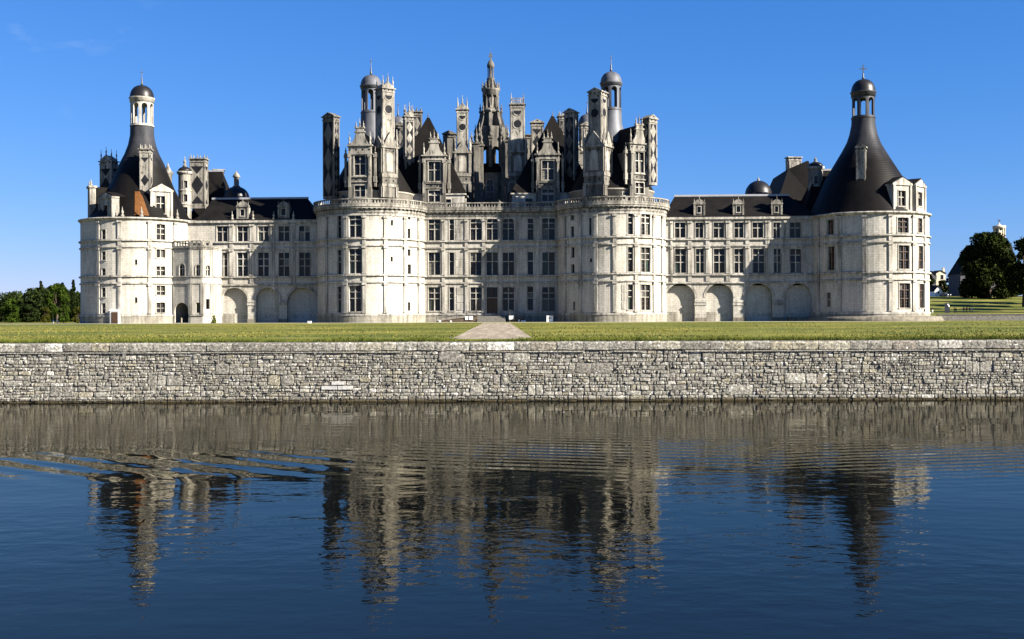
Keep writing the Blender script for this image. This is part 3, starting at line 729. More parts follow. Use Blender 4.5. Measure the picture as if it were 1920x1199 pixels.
def hip_roof(name, e0, e1, v0, v1, r0, r1, vr, ze, zr, mat='slate', label=None, ridge=True):
    """Hipped roof: eave corners e0..e1 x v0..v1 at ze, ridge r0..r1 at vr, zr."""
    mb = MB()
    mb.add([(e0, v0, ze), (e1, v0, ze), (e1, v1, ze), (e0, v1, ze), (r0, vr, zr), (r1, vr, zr)], [(0, 1, 5, 4), (1, 2, 5), (2, 3, 4, 5), (3, 0, 4), (0, 3, 2, 1)])
    o = mb.build(name, mat, castle, None, label)
    if ridge and r1 - r0 > 1:
        rb = MB(); box(rb, r0 - .15, r1 + .15, vr - .14, vr + .14, zr - .06, zr + .3); rb.build('ridge_cap', 'lead_ridge', o)
    return o
VR = 4.0
def u_z(px, py, v): q = at_v(px, py, v); return q[0], q[1]
hip_roof('wing_roof', u_z(369, 417, WV - .3)[0], u_z(597, 415, WV - .3)[0], WV - .38, WV + 9.9, u_z(399, 372, VR)[0], u_z(577, 371, VR)[0], VR, ZT + .31, u_z(480, 373.5, VR)[1], label="dark slate roof of the wing beside the stair pavilion")
hip_roof('wing_roof', u_z(1246, 410, WV - .3)[0], u_z(1530, 410, WV - .3)[0], WV - .38, WV + 9.9, u_z(1265, 367, VR)[0], u_z(1478, 367, VR)[0], VR, ZT + .31, u_z(1370, 368, VR)[1], label="dark slate roof of the wing with three small dormers")

def small_dormer(px0, px1, y0, y1, wx0, wx1, wy0, wy1, v=WV + .15):
    S = Face(u_z((px0 + px1) / 2, 390, v)[0], v, 0); w = S.frm(px1, 390)[0]; xm = (px0 + px1) / 2
    zt, zl = S.frm(xm, y0)[1], S.frm(xm, y1)[1]; ze = zl + (zt - zl) * .68
    hh = []; a, b = S.frm(wx0, wy0)[0], S.frm(wx1, wy0)[0]; c, d = S.frm(xm, wy1)[1], S.frm(xm, wy0)[1]
    window(S, a, b, c, d, cols=1, rows=(0, 1), holes=hh, surround=.12)
    mb = MB(); wallgrid(mb, S, -w * .8, w * .8, zl, ze, hh)
    for sg in (-1, 1):
        x = sorted((sg * w * .8, sg * (w * .8 - .25))); sbox(mb, S, x[0], x[1], zl, ze, -2.6, -.01)
        x = sorted((sg * w, sg * (w - .32))); sbox(mb, S, x[0], x[1], zl, ze - .02, .004, .14)
    sbox(mb, S, -w - .06, w + .06, ze, ze + .28, -.35, .24)
    sbox(mb, S, -w, w, zl + .01, zl + .5, .15, .2)
    d_ = mb.build('dormer', 'limestone_worn', castle)
    g = MB(); arc = [(w * .8 * math.cos(PI * i / 10), ze + .285 + (zt - ze - .5) * math.sin(PI * i / 10)) for i in range(11)]; sprism(g, S, arc, -.3, .1); g.build('gable', 'limestone_worn', d_)
    r = MB(); sprism(r, S, [(-w * .78, ze + .1), (w * .78, ze + .1), (0, zt - .3)], -3.2, -.36); r.build('dormer_roof', 'slate', d_)
    f = MB()
    for x, hgt in ((-w * .9, .8), (w * .9, .8), (0, .9)):
        p = S.pt(x, 0, 0); finial(f, p[0], p[1], ze + .28 if x else zt - .35, hgt, .12)
    f.build('finials', 'limestone_worn', d_, 'stuff')
small_dormer(444, 466.5, 376, 415, 450.5, 458, 393, 405)
small_dormer(521, 543, 376, 414.5, 527.5, 535.5, 391.5, 404)
small_dormer(1300.5, 1322, 372, 409, 1307.5, 1314, 388, 399)
small_dormer(1374, 1395, 372, 409, 1381, 1388, 387, 398)
small_dormer(1446, 1467, 372, 409, 1453, 1459, 387, 398)
for px, y0, y1 in ((435, 400, 417), (474, 400, 417), (513, 399, 417), (550, 400, 417)):
    u, z = u_z(px, y1, WV - .2); mb = MB(); finial(mb, u, WV - .1, ZT + .3, 1.75, .3); mb.build('pinnacle', 'limestone_worn', castle)

# --- stair pavilion of the left wing
PV = [(u_z(322.5, 500, -5.75)[0], -5.75), (u_z(357, 500, -6.9)[0], -6.9), (u_z(380, 500, -7.1)[0], -7.1), (u_z(398, 500, -6.0)[0], -6.0), (u_z(405, 500, -4.2)[0], -4.2), (u_z(405, 500, -4.2)[0] + .3, WV + .05)]
PZ = 13.85
wl = MB(); pw = MB(); cb = MB()
for i, (p, q) in enumerate(zip(PV, PV[1:])):
    S = face_ab(p, q); L = math.hypot(q[0] - p[0], q[1] - p[1]); hh = []
    if i == 0:
        pwin(S, 336.5, 346.5, 495, 518.5, rows=(0, .38, 1), arch=True, holes=hh, surround=.15)
        a, b = S.frm(327.5, 570)[0], S.frm(353, 570)[0]; hh.append((a, b, .1, S.frm(340, 568)[1], True))
    elif i == 1:
        pwin(S, 367, 376.8, 497, 518.5, rows=(0, .38, 1), arch=True, holes=hh, surround=.15); hh.append((S.frm(367.5, 577)[0], S.frm(376, 577)[0], S.frm(371, 587)[1], S.frm(371, 568)[1]))
    elif i == 2:
        pwin(S, 386, 393.5, 498, 518.5, rows=(0, .38, 1), arch=True, holes=hh, surround=.12); hh.append((S.frm(386.3, 570)[0], S.frm(393, 570)[0], S.frm(389, 580)[1], S.frm(389, 561)[1]))
    wallgrid(wl, S, 0, L, -.4, PZ - .3, hh, .5)
    for z, hgt, o in ((ZP - .1, .25, .14), (ZB0, .16, .12), (ZB1 - .05, .2, .16)):
        m2 = MB(); sbox(m2, S, -.08, L + .08, z - hgt / 2, z + hgt / 2, .004, o) if i != 0 or z > 3 else None
        if m2.v: m2.build('string_course', 'limestone_trim', castle)
    sbox(cb, S, 0, L, PZ - .3, PZ, -.3, .1); sbox(cb, S, 0, L, PZ + .002, PZ + .22, -.3, .18)
    for s in (.22, L - .22):
        for a, b in ((ZP + .1, ZB0 - .1), (ZB1 + .08, PZ - .4)):
            m2 = MB(); sbox(m2, S, s - .2, s + .2, a, b, .003, .1); m2.build('pilaster', 'limestone_trim', castle)
    if i < 3: balustrade(S, .2, L - .2, -.25, PZ + .22, PZ + 1.35)
wl.build('stair_pavilion_wall', 'limestone', castle, None, "angular stair pavilion wall, one side in deep shade")
cb.build('cornice', 'limestone_worn', castle)
fl = MB(); fl.add([(p[0], p[1], PZ - .35) for p in PV], [tuple(range(len(PV)))]); fl.build('pavilion_floor', 'stone_step', castle)

# --- tower tops
def lantern(uc, vc, zn, rn, zc0, zc1, zb, zd, ztip, dome_mat, band_mat, n=8, cross=False, phase=0.0, label=None):
    """Open arcaded lantern > neck ring, dome, spike."""
    S = Cyl(uc, vc, rn); S.step = rn * R_(7.5)
    mb = MB(); hh = []; per = 2 * PI * rn / n
    for i in range(n):
        c = -PI * rn + per * (i + .5) + phase * rn
        hh.append((c - per * .33, c + per * .33, zc0 + .25, zc1, True))
    wallgrid(mb, S, -PI * rn + phase * rn - per * 0, PI * rn + phase * rn, zc0, zc1 + .25, hh, .34, 0, .34)
    la = mb.build('lantern', band_mat, castle, None, label)
    b = MB(); lathe(b, uc, vc, [(rn - .3, zc1 + .26), (rn + .12, zc1 + .26), (rn + .16, zb - .25), (rn + .3, zb - .15), (rn + .3, zb), (rn - .3, zb + .02)], 40); b.build('band', band_mat, la)
    b = MB(); lathe(b, uc, vc, [(rn - .35, zc0 - .2), (rn + .14, zc0 - .2), (rn + .14, zc0 + .01), (rn - .35, zc0 + .02)], 40); b.build('base_ring', band_mat, la)
    d = MB(); H = zd - zb; lathe(d, uc, vc, [(rn + .16, zb + .02)] + [((rn + .12) * math.cos(PI / 2 * k / 9) ** .85, zb + .1 + (H - .1) * math.sin(PI / 2 * k / 9)) for k in range(9)] + [(.2, zd)], 32)
    d.build('dome', dome_mat, la)
    f = MB()
    h = ztip - zd
    lathe(f, uc, vc, [(.2, zd - .05), (.24, zd + .12 * h), (.12, zd + .2 * h), (.16, zd + .36 * h), (.07, zd + .42 * h), (.05, zd + .8 * h), (.02, ztip)], 8)
    if cross:
        box(f, uc - .65, uc + .65, vc - .07, vc + .07, ztip - .82, ztip - .66); box(f, uc - .075, uc + .075, vc - .08, vc + .08, zd + .3, ztip + .02)
    else: box(f, uc - .22, uc + .22, vc - .03, vc + .03, zd + .74 * h, zd + .78 * h)
    f.build('cross' if cross else 'spike', 'iron', la)
    return la
def cone(uc, vc, prof, neck, mat, label, n=56, nm='slate_into_lead'):
    mb = MB(); lathe(mb, uc, vc, prof, n, cap=False); c = mb.build('conical_roof', mat, castle, None, label)
    nk = MB(); lathe(nk, uc, vc, neck, 40, cap=False)
    nk.build('lead_neck', nm, c)
    return c
# left corner tower
uLc = at_v(266.5, 300, 0)[0]
lc = cone(uLc, 0, [(9.55, 19.3, uL - uLc + .2), (9.2, 19.8, uL - uLc + .25), (7.3, 23.2, -.2), (5.9, 25.8, -.1), (5.0, 27.8), (4.0, 30.4)], [(4.0, 30.4), (3.2, 32.0), (2.55, 33.8), (2.2, 35.6), (2.15, 37.4)], 'slate_into_lead', "tall dark conical roof with an orange rusty patch")
lantern(uLc, 0, 37.4, 2.1, 37.5, 41.6, 42.75, 45.2, 48.5, 'lead_dark', 'limestone_trim', phase=.2, label="white arcaded lantern under a dark brown dome")
lcone = Cyl(uL, 0, 9.0)
# rusty repair patch on the cone, slanted edge shaped as the dormer's shadow edge
pt = MB(); vs = []
for r, z, du, pa, pb in ((9.27, 19.72, uL - uLc + .25, 252.5, 280), (7.38, 23.2, -.2, 252.8, 268), (6.85, 24.3, -.17, 253, 262)):
    C_ = Cyl(uLc + du, 0, r); yy = 593 - (z - 1.4) * 9.9
    qa, qb = C_.ang(C_.frm(pa, yy)[0]), C_.ang(C_.frm(pb, yy)[0])
    for i in range(9):
        a = qa + (qb - qa) * i / 8; vs.append((uLc + du + (r + .04) * math.sin(a), -(r + .04) * math.cos(a), z))
pt.add(vs, [(j * 9 + i, j * 9 + i + 1, j * 9 + 10 + i, j * 9 + 9 + i) for j in range(2) for i in range(8)]); pt.build('roof_patch', 'rust_roof', lc)
# right corner tower
uRc = at_v(1619, 300, 0)[0]
cone(uRc, 0, [(10.1, 19.3), (9.85, 19.7), (8.1, 23.4), (6.8, 26.4), (5.1, 29.2), (3.8, 31.4)], [(3.8, 31.4), (3.0, 32.9), (2.5, 34.4), (2.15, 36.2), (2.12, 37.4)], 'slate_into_lead', "tall dark conical roof under the lantern with the cross")
lantern(uRc, 0, 37.4, 2.05, 37.5, 41.0, 42.2, 44.6, 47.3, 'lead_dark', 'lead_worn', cross=True, phase=.1, label="open grey lantern with dark dome and a cross on top")
# keep towers: attic drum, cone, lantern
for uc, vc, ph in ((uK1, 0, .1), (uK2, 0, .3), (at_v(746.5, 230, KD)[0], KD, .1), (at_v(1101, 230, KD)[0], KD, .2)):
    front = vc == 0
    mb = MB(); lathe(mb, uc, vc, [(7.75, 21.1), (7.75, 23.75), (7.95, 23.8), (8.0, 24.05), (7.6, 24.1)], 56); mb.build('attic_wall', 'limestone', castle)
    cone(uc, vc, [(7.95, 24.06), (7.4, 25.0), (5.9, 27.6), (4.4, 30.4), (3.2, 33.0)], [(3.2, 33.0), (2.5, 34.9), (2.0, 37.0), (1.92, 39.4)], 'slate', "dark conical keep roof", nm='lead')
    lantern(uc, vc, 39.4, 1.85, 39.5, 43.6, 44.5, 46.6, 50.0, 'lead', 'lead', n=7, phase=ph, label="pale lead lantern above the keep" if front else "distant lead lantern at the back of the keep")

# --- chimneys
def chimney(px, v, y_top, y_bot, w, d, phi, deco='lozenge', top='gable', base=None, label=None, mat='limestone_worn', uv=None, loz=None):
    """Shaft > cap, slate panels, lozenges or roundels, gables, finials. phi turns its front."""
    u, z1, t = at_v(px, y_top, v); z0 = at_v(px, y_bot, v)[1]
    if uv: u, v = uv
    ph = R_(phi)
    Sf = Face(u + math.sin(ph) * d / 2, v - math.cos(ph) * d / 2, ph)
    Sr = Face(u + math.cos(ph) * w / 2, v + math.sin(ph) * w / 2, ph + PI / 2)
    Sl = Face(u - math.cos(ph) * w / 2, v - math.sin(ph) * w / 2, ph - PI / 2)
    capH = min(1.5, (z1 - z0) * .16) if top in ('gable', 'cage', 'spikes') else .4
    zs = z1 - capH - (.0 if top != 'gable' else 0)
    mb = MB(); sbox(mb, Sf, -w / 2, w / 2, z0, zs, -d, 0)
    ch = mb.build('chimney', mat, castle, None, label)
    cp = MB(); sbox(cp, Sf, -w / 2 - .12, w / 2 + .12, zs, zs + .22, -d - .12, .12); sbox(cp, Sf, -w / 2 - .02, w / 2 + .02, zs + .222, zs + .6, -d - .02, .02); sbox(cp, Sf, -w / 2 - .25, w / 2 + .25, zs + .602, zs + .8, -d - .25, .25)
    cp.build('cap', mat, ch)
    dots = MB()
    for S, ww in ((Sf, w), (Sr, d), (Sl, d)):
        nn = max(2, int(ww / .8))
        for i in range(nn):
            s = (i + .5 - nn / 2) * ww / nn; sprism(dots, S, [(s + .15 * math.cos(a * PI / 4), zs + .41 + .15 * math.sin(a * PI / 4)) for a in range(8)], .022, .06)
    dots.build('cap_inlays', 'slate_inlay', ch, 'stuff')
    zg = zs + .802
    if top == 'gable':
        g = MB(); hgt = max(.6, z1 - zg); sprism(g, Sf, [(-w / 2 - .2, zg), (w / 2 + .2, zg), (0, zg + hgt)], -d - .15, .15)
        g.build('gable', mat, ch)
        g = MB(); sprism(g, Sf, [(-.3, zg + .2), (.3, zg + .2), (0, zg + hgt * .6)], .152, .18); g.build('slate_triangle', 'slate_inlay', ch)
    elif top == 'hip':
        g = MB(); p = [Sf.pt(-w / 2 - .2, zg, .2), Sf.pt(w / 2 + .2, zg, .2), Sf.pt(w / 2 + .2, zg, -d - .2), Sf.pt(-w / 2 - .2, zg, -d - .2), Sf.pt(0, z1 + .4, -d / 2)]
        g.add(p, [(0, 1, 4), (1, 2, 4), (2, 3, 4), (3, 0, 4), (0, 3, 2, 1)]); g.build('gable', 'slate', ch)
    elif top in ('spikes', 'cage'):
        f = MB()
        if top == 'cage':
            sbox(f, Sf, -w / 2, w / 2, zg, zg + .12, -d, 0); sbox(f, Sf, -w / 2, w / 2, zg + 1.0, zg + 1.12, -.12, 0); sbox(f, Sf, -w / 2, w / 2, zg + 1.0, zg + 1.12, -d, -d + .12)
            for i in range(9):
                s = -w / 2 + w * (i + .5) / 9; sbox(f, Sf, s - .05, s + .05, zg + .12, zg + 1.0, -.1, -.02); sbox(f, Sf, s - .05, s + .05, zg + .12, zg + 1.0, -d + .02, -d + .1)
            hs, rr = 2.2, .16
        else:
            sprism(f, Sf, [(-w / 2, zg), (w / 2, zg), (w / 2 * .5, zg + .7), (0, zg + 1.1), (-w / 2 * .5, zg + .7)], -d, 0); hs, rr = 2.3, .2
        f.build('parapet', mat, ch)
        for s, o in ((-w / 2 + .18, -.18), (w / 2 - .18, -.18), (-w / 2 + .18, -d + .18), (w / 2 - .18, -d + .18)) + (((0, -.15),) if top == 'spikes' else ()):
            q = MB(); p = Sf.pt(s, 0, o); finial(q, p[0], p[1], zg + (.8 if s == 0 else 0), hs * (.85 if s == 0 else 1), rr); q.build('finial', mat, ch)
    elif top == 'crown':
        for k in range(6):
            q = MB(); s = -w / 2 + .15 + (w - .3) * (k % 3) / 2; p = Sf.pt(s, 0, -.15 if k < 3 else -d + .15); finial(q, p[0], p[1], zg, .9, .2); q.build('finial', mat, ch)
    zlo = z0 + (.5 if base is None else .2)
    for S, ww in ((Sf, w), (Sr, d), (Sl, d)):
        if ww < .9 and deco == 'roundel': continue
        iw = ww - .55; H = zs - .3 - zlo
        if deco == 'lozenge':
            p = MB(); sbox(p, S, -iw / 2, iw / 2, zlo, zs - .3, .003, .03); p.build('slate_panel', 'slate_inlay', ch)
            nl = max(1, int(round(H / (iw * 1.9)))); hl = H / nl
            for i in range(nl):
                zc = zlo + (i + .5) * hl; q = MB(); a, b = iw * .5, hl * .5
                q.add([S.pt(-a, zc, .035), S.pt(0, zc - b, .035), S.pt(a, zc, .035), S.pt(0, zc + b, .035), S.pt(-a * .0, zc, .16)], [(0, 1, 4), (1, 2, 4), (2, 3, 4), (3, 0, 4)]); q.build('lozenge', loz or mat, ch)
        elif deco == 'diamond':
            for zc, hh_ in ((zlo + H * .5, 1.0), (zlo + H * .94, .45), (zlo + H * .06, .45)):
                b = min(H * .25, iw * .75) * (1 if hh_ == 1 else .8); q = MB(); pol = [(-iw / 2, zc), (0, zc - b), (iw / 2, zc), (0, zc + b)] if hh_ == 1 else ([(-iw / 2, zc), (0, zc - b), (iw / 2, zc)] if zc > zlo + H / 2 else [(-iw / 2, zc), (iw / 2, zc), (0, zc + b)])
                sprism(q, S, pol, .003, .05); q.build('slate_diamond', 'slate_inlay', ch)
        elif deco == 'roundel':
            rr = min(ww * .30, .75)
            for zc, half in ((zs - .5 - .1, True), (zs - .6 - rr * 3.4, False)):
                n = 18; arc = [(rr * math.cos(2 * PI * i / n), zc + rr * math.sin(2 * PI * i / n)) for i in range(n)] if not half else [(rr * math.cos(PI + PI * i / n), zc + rr * math.sin(PI + PI * i / n)) for i in range(n + 1)]
                q = MB(); sprism(q, S, [(s * 1.35, zc + (z - zc) * 1.35) for s, z in arc], .003, .07); q.build('roundel_ring', mat, ch)
                q = MB(); sprism(q, S, arc, .072, .09); q.build('roundel', 'slate_inlay', ch)
    for S, ww in ((Sf, w), (Sr, d), (Sl, d)):
        for sg in (-1, 1):
            e = MB(); x = sorted((sg * (ww / 2 - .02), sg * (ww / 2 - .22))); sbox(e, S, x[0], x[1], zlo, zs - .02, .003, .075); e.build('corner_strip', mat, ch)
    if base:
        bw, bd, yb0, yb1 = base
        zb1, zb0 = at_v(px, yb0, v)[1], at_v(px, yb1, v)[1]
        body(u, v, ph, bw, bd, zb0, zb1, ch, mat)
    return ch
def body(u, v, ph, bw, bd, z0, z1, parent, mat):
    """Carved lower storey of a chimney: niche, pilasters, entablature, pediment, pinnacles."""
    Sf = Face(u + math.sin(ph) * bd / 2, v - math.cos(ph) * bd / 2, ph)
    Sr = Face(u + math.cos(ph) * bw / 2, v + math.sin(ph) * bw / 2, ph + PI / 2)
    Sl = Face(u - math.cos(ph) * bw / 2, v - math.sin(ph) * bw / 2, ph - PI / 2)
    H = z1 - z0; ze = z0 + H * .74
    mb = MB(); sbox(mb, Sf, -bw / 2, bw / 2, z0, ze, -bd, 0); b = mb.build('chimney_base', 'limestone_dark' if mat == 'limestone_worn' else mat, parent)  # body darker than its trim, shade of the recesses painted in
    e = MB(); sbox(e, Sf, -bw / 2 - .3, bw / 2 + .3, ze, ze + .3, -bd - .3, .3); e.build('entablature', mat, parent)
    e = MB(); sbox(e, Sf, -bw / 2 - .12, bw / 2 + .12, z0 + H * .30, z0 + H * .36, -bd - .12, .12); e.build('upper_band', mat, parent)
    e = MB(); sbox(e, Sf, -bw / 2 - .12, bw / 2 + .12, z0 + H * .16, z0 + H * .2, -bd - .12, .12); e.build('lower_band', mat, parent)
    for S, ww in ((Sf, bw), (Sr, bd), (Sl, bd)):
        p = MB()
        for sg in (-1, 1):
            x = sorted((sg * ww / 2, sg * (ww / 2 - .34))); sbox(p, S, x[0], x[1], z0 + H * .365, ze - .003, .003, .2); sbox(p, S, x[0] - .05, x[1] + .05, z0, z0 + H * .158, .003, .24)
            q = MB(); c = S.pt(sg * (ww / 2 - .1), 0, .05); finial(q, c[0], c[1], ze + .3, H * .27, .24); q.build('finial', mat, parent)
        p.build('pilasters', mat, parent, 'stuff')
        r = ww * .22; zc = z0 + H * .62; N = 10
        nb = MB(); sprism(nb, S, [(-r, z0 + H * .39), (r, z0 + H * .39)] + [(r * math.cos(PI * i / N), zc + r * math.sin(PI * i / N)) for i in range(N + 1)], .003, .05); nb.build('niche_panel', 'limestone_trim', parent)
        g = MB(); sprism(g, S, [(-ww * .42, ze + .302), (ww * .42, ze + .302), (ww * .28, ze + H * .12), (.0, ze + H * .24), (-ww * .28, ze + H * .12)], -.25, .16); g.build('pediment', mat, parent)
        d = MB()
        for s in (-ww * .25, ww * .25): 
            for zz in (z0 + H * .25, z0 + H * .7): sprism(d, S, [(s + .17 * math.cos(a * PI / 4), zz + .17 * math.sin(a * PI / 4)) for a in range(8)], .003, .05)
        d.build('base_inlays', 'slate_inlay', parent, 'stuff')

def on_tower(C, px, r, phi=None):            # centre of something standing on a keep tower, at radius r
    S = Cyl(C.uc, C.vc, r); s = S.frm(px, 300)[0]; p = S.pt(s, 0, 0)
    return (p[0], p[1]), S.ang(s)

# left keep tower
p, a = on_tower(K1, 621, 8.6); chimney(621, p[1], 212, 374, 2.7, 1.5, -32, 'lozenge', 'gable', uv=p, loz='stone_shaded', mat='limestone_dark', label="tall dark gabled chimney at the outer edge of the keep")
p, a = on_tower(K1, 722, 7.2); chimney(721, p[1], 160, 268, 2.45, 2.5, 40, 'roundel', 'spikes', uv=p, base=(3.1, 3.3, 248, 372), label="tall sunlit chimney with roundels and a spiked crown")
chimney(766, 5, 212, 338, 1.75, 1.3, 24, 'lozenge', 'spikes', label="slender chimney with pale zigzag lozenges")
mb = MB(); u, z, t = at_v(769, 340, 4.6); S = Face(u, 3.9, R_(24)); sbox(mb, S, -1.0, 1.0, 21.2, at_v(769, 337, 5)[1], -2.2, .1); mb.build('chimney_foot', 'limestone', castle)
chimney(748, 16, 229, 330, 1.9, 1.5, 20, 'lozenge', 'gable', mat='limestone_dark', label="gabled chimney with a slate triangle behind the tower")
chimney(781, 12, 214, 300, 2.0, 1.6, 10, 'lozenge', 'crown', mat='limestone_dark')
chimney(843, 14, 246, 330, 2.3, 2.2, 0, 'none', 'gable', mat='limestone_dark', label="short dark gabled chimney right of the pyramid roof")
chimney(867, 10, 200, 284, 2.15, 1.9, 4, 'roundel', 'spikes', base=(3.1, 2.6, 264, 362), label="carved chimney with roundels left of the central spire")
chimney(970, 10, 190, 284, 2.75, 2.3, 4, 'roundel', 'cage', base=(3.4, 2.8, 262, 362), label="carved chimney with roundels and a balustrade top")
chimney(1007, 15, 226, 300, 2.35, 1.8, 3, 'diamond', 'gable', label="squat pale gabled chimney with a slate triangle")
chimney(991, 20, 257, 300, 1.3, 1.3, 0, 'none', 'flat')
chimney(1071, 4, 204, 345, 2.1, 1.7, -26, 'lozenge', 'gable', loz='stone_shaded', label="tall dark gabled chimney right of the second pyramid roof")
chimney(1055, 14, 222, 300, 1.7, 1.7, 10, 'lozenge', 'crown')
chimney(1097, 14, 232, 300, 2.0, 1.6, 16, 'lozenge', 'gable')
# right keep tower
p, a = on_tower(K2, 1121, 7.2); chimney(1122, p[1], 166, 268, 2.5, 2.35, -28, 'roundel', 'gable', uv=p, base=(4.0, 3.2, 246, 369), label="great gabled chimney with roundels, its front in shade")
p, a = on_tower(K2, 1218, 8.7); chimney(1219, p[1], 216, 348, 2.0, 1.8, 42, 'lozenge', 'gable', uv=p, label="tall gabled chimney with zigzag side at the outer edge of the keep")

# --- great dormers
def dormer(S, w, z0, zm0, zm1, ze0, ze1, zt, depth, wu, wl, label=None, roofz=None, side=True):
    """Two-storey carved dormer: wall > pilasters, bands, gable, finials, roof; wu/wl window boxes (s0,s1,z0,z1)."""
    hh = []
    window(S, *wu, rows=(0, .42, 1), holes=hh, surround=.16); window(S, *wl, rows=(0, .42, 1), holes=hh, surround=.14)
    mb = MB(); wallgrid(mb, S, -w / 2, w / 2, z0, ze0, hh)
    for sg in (-1, 1):
        x = sorted((sg * w / 2, sg * (w / 2 - .3))); sbox(mb, S, x[0], x[1], z0, ze0, -depth, -.01)
    d = mb.build('dormer', 'limestone_dark', castle, None, label)  # wall darker than its pilasters: recess shade put into the colour
    e = MB(); sbox(e, S, -w / 2 - .12, w / 2 + .12, ze0, ze0 + .2, -.5, .22); sbox(e, S, -w / 2, w / 2, ze0 + .202, ze1 - .22, -.5, .1); sbox(e, S, -w / 2 - .25, w / 2 + .25, ze1 - .218, ze1, -.6, .38); e.build('entablature', 'limestone_worn', d)
    b = MB(); sbox(b, S, -w / 2 - .08, w / 2 + .08, zm0, zm0 + .16, .004, .2); sbox(b, S, -w / 2 - .08, w / 2 + .08, zm1 - .16, zm1, .004, .22); b.build('sill_band', 'limestone_worn', d)
    dk = MB()
    for zz in ((ze0 + ze1) / 2, (zm0 + zm1) / 2):
        o = .1 if zz > zm1 else 0.0
        for s in (-w * .42, -w * .14, w * .14, w * .42): sprism(dk, S, [(s + .17 * math.cos(a * PI / 4), zz + .17 * math.sin(a * PI / 4)) for a in range(8)], o + .003, o + .04)
    dk.build('inlays', 'slate_inlay', d, 'stuff')
    for s in (-w / 2 + .28, w / 2 - .28):
        p = MB(); sbox(p, S, s - .22, s + .22, zm1 + .003, ze0 - .003, .003, .32); sbox(p, S, s - .32, s + .32, ze0 - .5, ze0 - .06, .325, .45); sbox(p, S, s - .13, s + .13, zm1 + .3, ze0 - .6, .323, .38); sbox(p, S, s - .26, s + .26, zm0 - .9, zm1 - .005, .225, .3); p.build('pilaster', 'limestone_worn', d)
    if side:
        for sg in (-1, 1):
            s = sg * (w / 2 + .62); p = MB(); sbox(p, S, s - .2, s + .2, zm0 - .8, ze0 - .5, -.75, -.3); sbox(p, S, s - .3, s + .3, ze0 - .5, ze0 + .1, -.85, -.2); sbox(p, S, s - .3, s + .3, zm0, zm1, -.85, -.2); c = S.pt(s, 0, -.5); finial(p, c[0], c[1], ze0 + .1, 1.4, .25); p.build('buttress', 'limestone_worn', d)
    hg = zt - ze1; gw = w * .40
    g = MB(); left = [(-gw, ze1), (-gw * .86, ze1 + hg * .1), (-gw * .62, ze1 + hg * .2), (-gw * .48, ze1 + hg * .34), (-gw * .44, ze1 + hg * .46)]
    sprism(g, S, left + [(-s, z) for s, z in reversed(left)], -.35, .14); sbox(g, S, -gw * .58, gw * .58, ze1 + hg * .462, ze1 + hg * .52, -.4, .24); sbox(g, S, -gw * .42, gw * .42, ze1 + hg * .522, ze1 + hg * .62, -.35, .12); sbox(g, S, -gw * .55, gw * .55, ze1 + hg * .622, ze1 + hg * .66, -.4, .2)
    g.build('gable', 'limestone_worn', d)
    for s, zz, hgt in ((-w / 2 + .22, ze1, hg * .5), (w / 2 - .22, ze1, hg * .5), (-gw * .4, ze1 + hg * .66, hg * .25), (gw * .4, ze1 + hg * .66, hg * .25), (0, ze1 + hg * .66, hg * .36)):
        q = MB(); c = S.pt(s, 0, -.1); finial(q, c[0], c[1], zz, hgt, .24 if abs(s) > gw * .9 else .2); q.build('finial', 'limestone_worn', d)
    rz = roofz or ze1 + w * .55
    r = MB(); sprism(r, S, [(-w / 2 - .1, ze0 + .2), (w / 2 + .1, ze0 + .2), (w * .1, rz), (-w * .1, rz)], -depth - 2.0, -.62); r.build('dormer_roof', 'slate', d)
    return d
def px_dormer(S, px0, px1, ys, wpx, depth, label, **kw):
    """ys: top, entablature top, entablature bottom, band top, band bottom, foot; wpx: window x0, x1 and two y ranges."""
    xm = (px0 + px1) / 2
    w = S.frm(px1, 330)[0] - S.frm(px0, 330)[0]
    zs = [S.frm(xm, y)[1] for y in ys]
    a, b = S.frm(wpx[0], 330)[0], S.frm(wpx[1], 330)[0]
    wu = (a, b, S.frm(xm, wpx[3])[1], S.frm(xm, wpx[2])[1]); wl = (a, b, S.frm(xm, wpx[5])[1], S.frm(xm, wpx[4])[1])
    return dormer(S, w, 21.1, zs[4], zs[3], zs[2], zs[1], zs[0], depth, wu, wl, label, **kw)
p, a = on_tower(K1, 674.5, 8.55)
px_dormer(Face(*p, a), 653, 696, (222, 272, 290, 331, 342, 370), (664.5, 685, 292, 329, 348, 369.5), 4.5, "carved dormer with spiked gable on the first keep tower")
p, a = on_tower(K2, 1199, 8.5)
px_dormer(Face(*p, a * .85), 1181, 1216, (215, 269, 284, 326, 338, 363), (1191, 1207, 285.5, 324, 343, 363), 4.5, "sunlit carved dormer on the right hand keep tower", roofz=35.4)
S = Face(u_z(814, 330, 1.3)[0], 1.3, 0); px_dormer(S, 793, 836, (243, 291, 301, 343, 354, 379), (803.5, 825, 303.5, 340, 357.5, 379), 5.0, "sunlit carved dormer in front of the first pyramid roof")
S = Face(u_z(1027, 330, 1.3)[0], 1.3, 0); px_dormer(S, 1005, 1049, (243, 289, 299, 341, 352, 378), (1016.5, 1038, 301.5, 337.5, 355.5, 377.5), 5.0, "shaded carved dormer in front of the second pyramid roof")
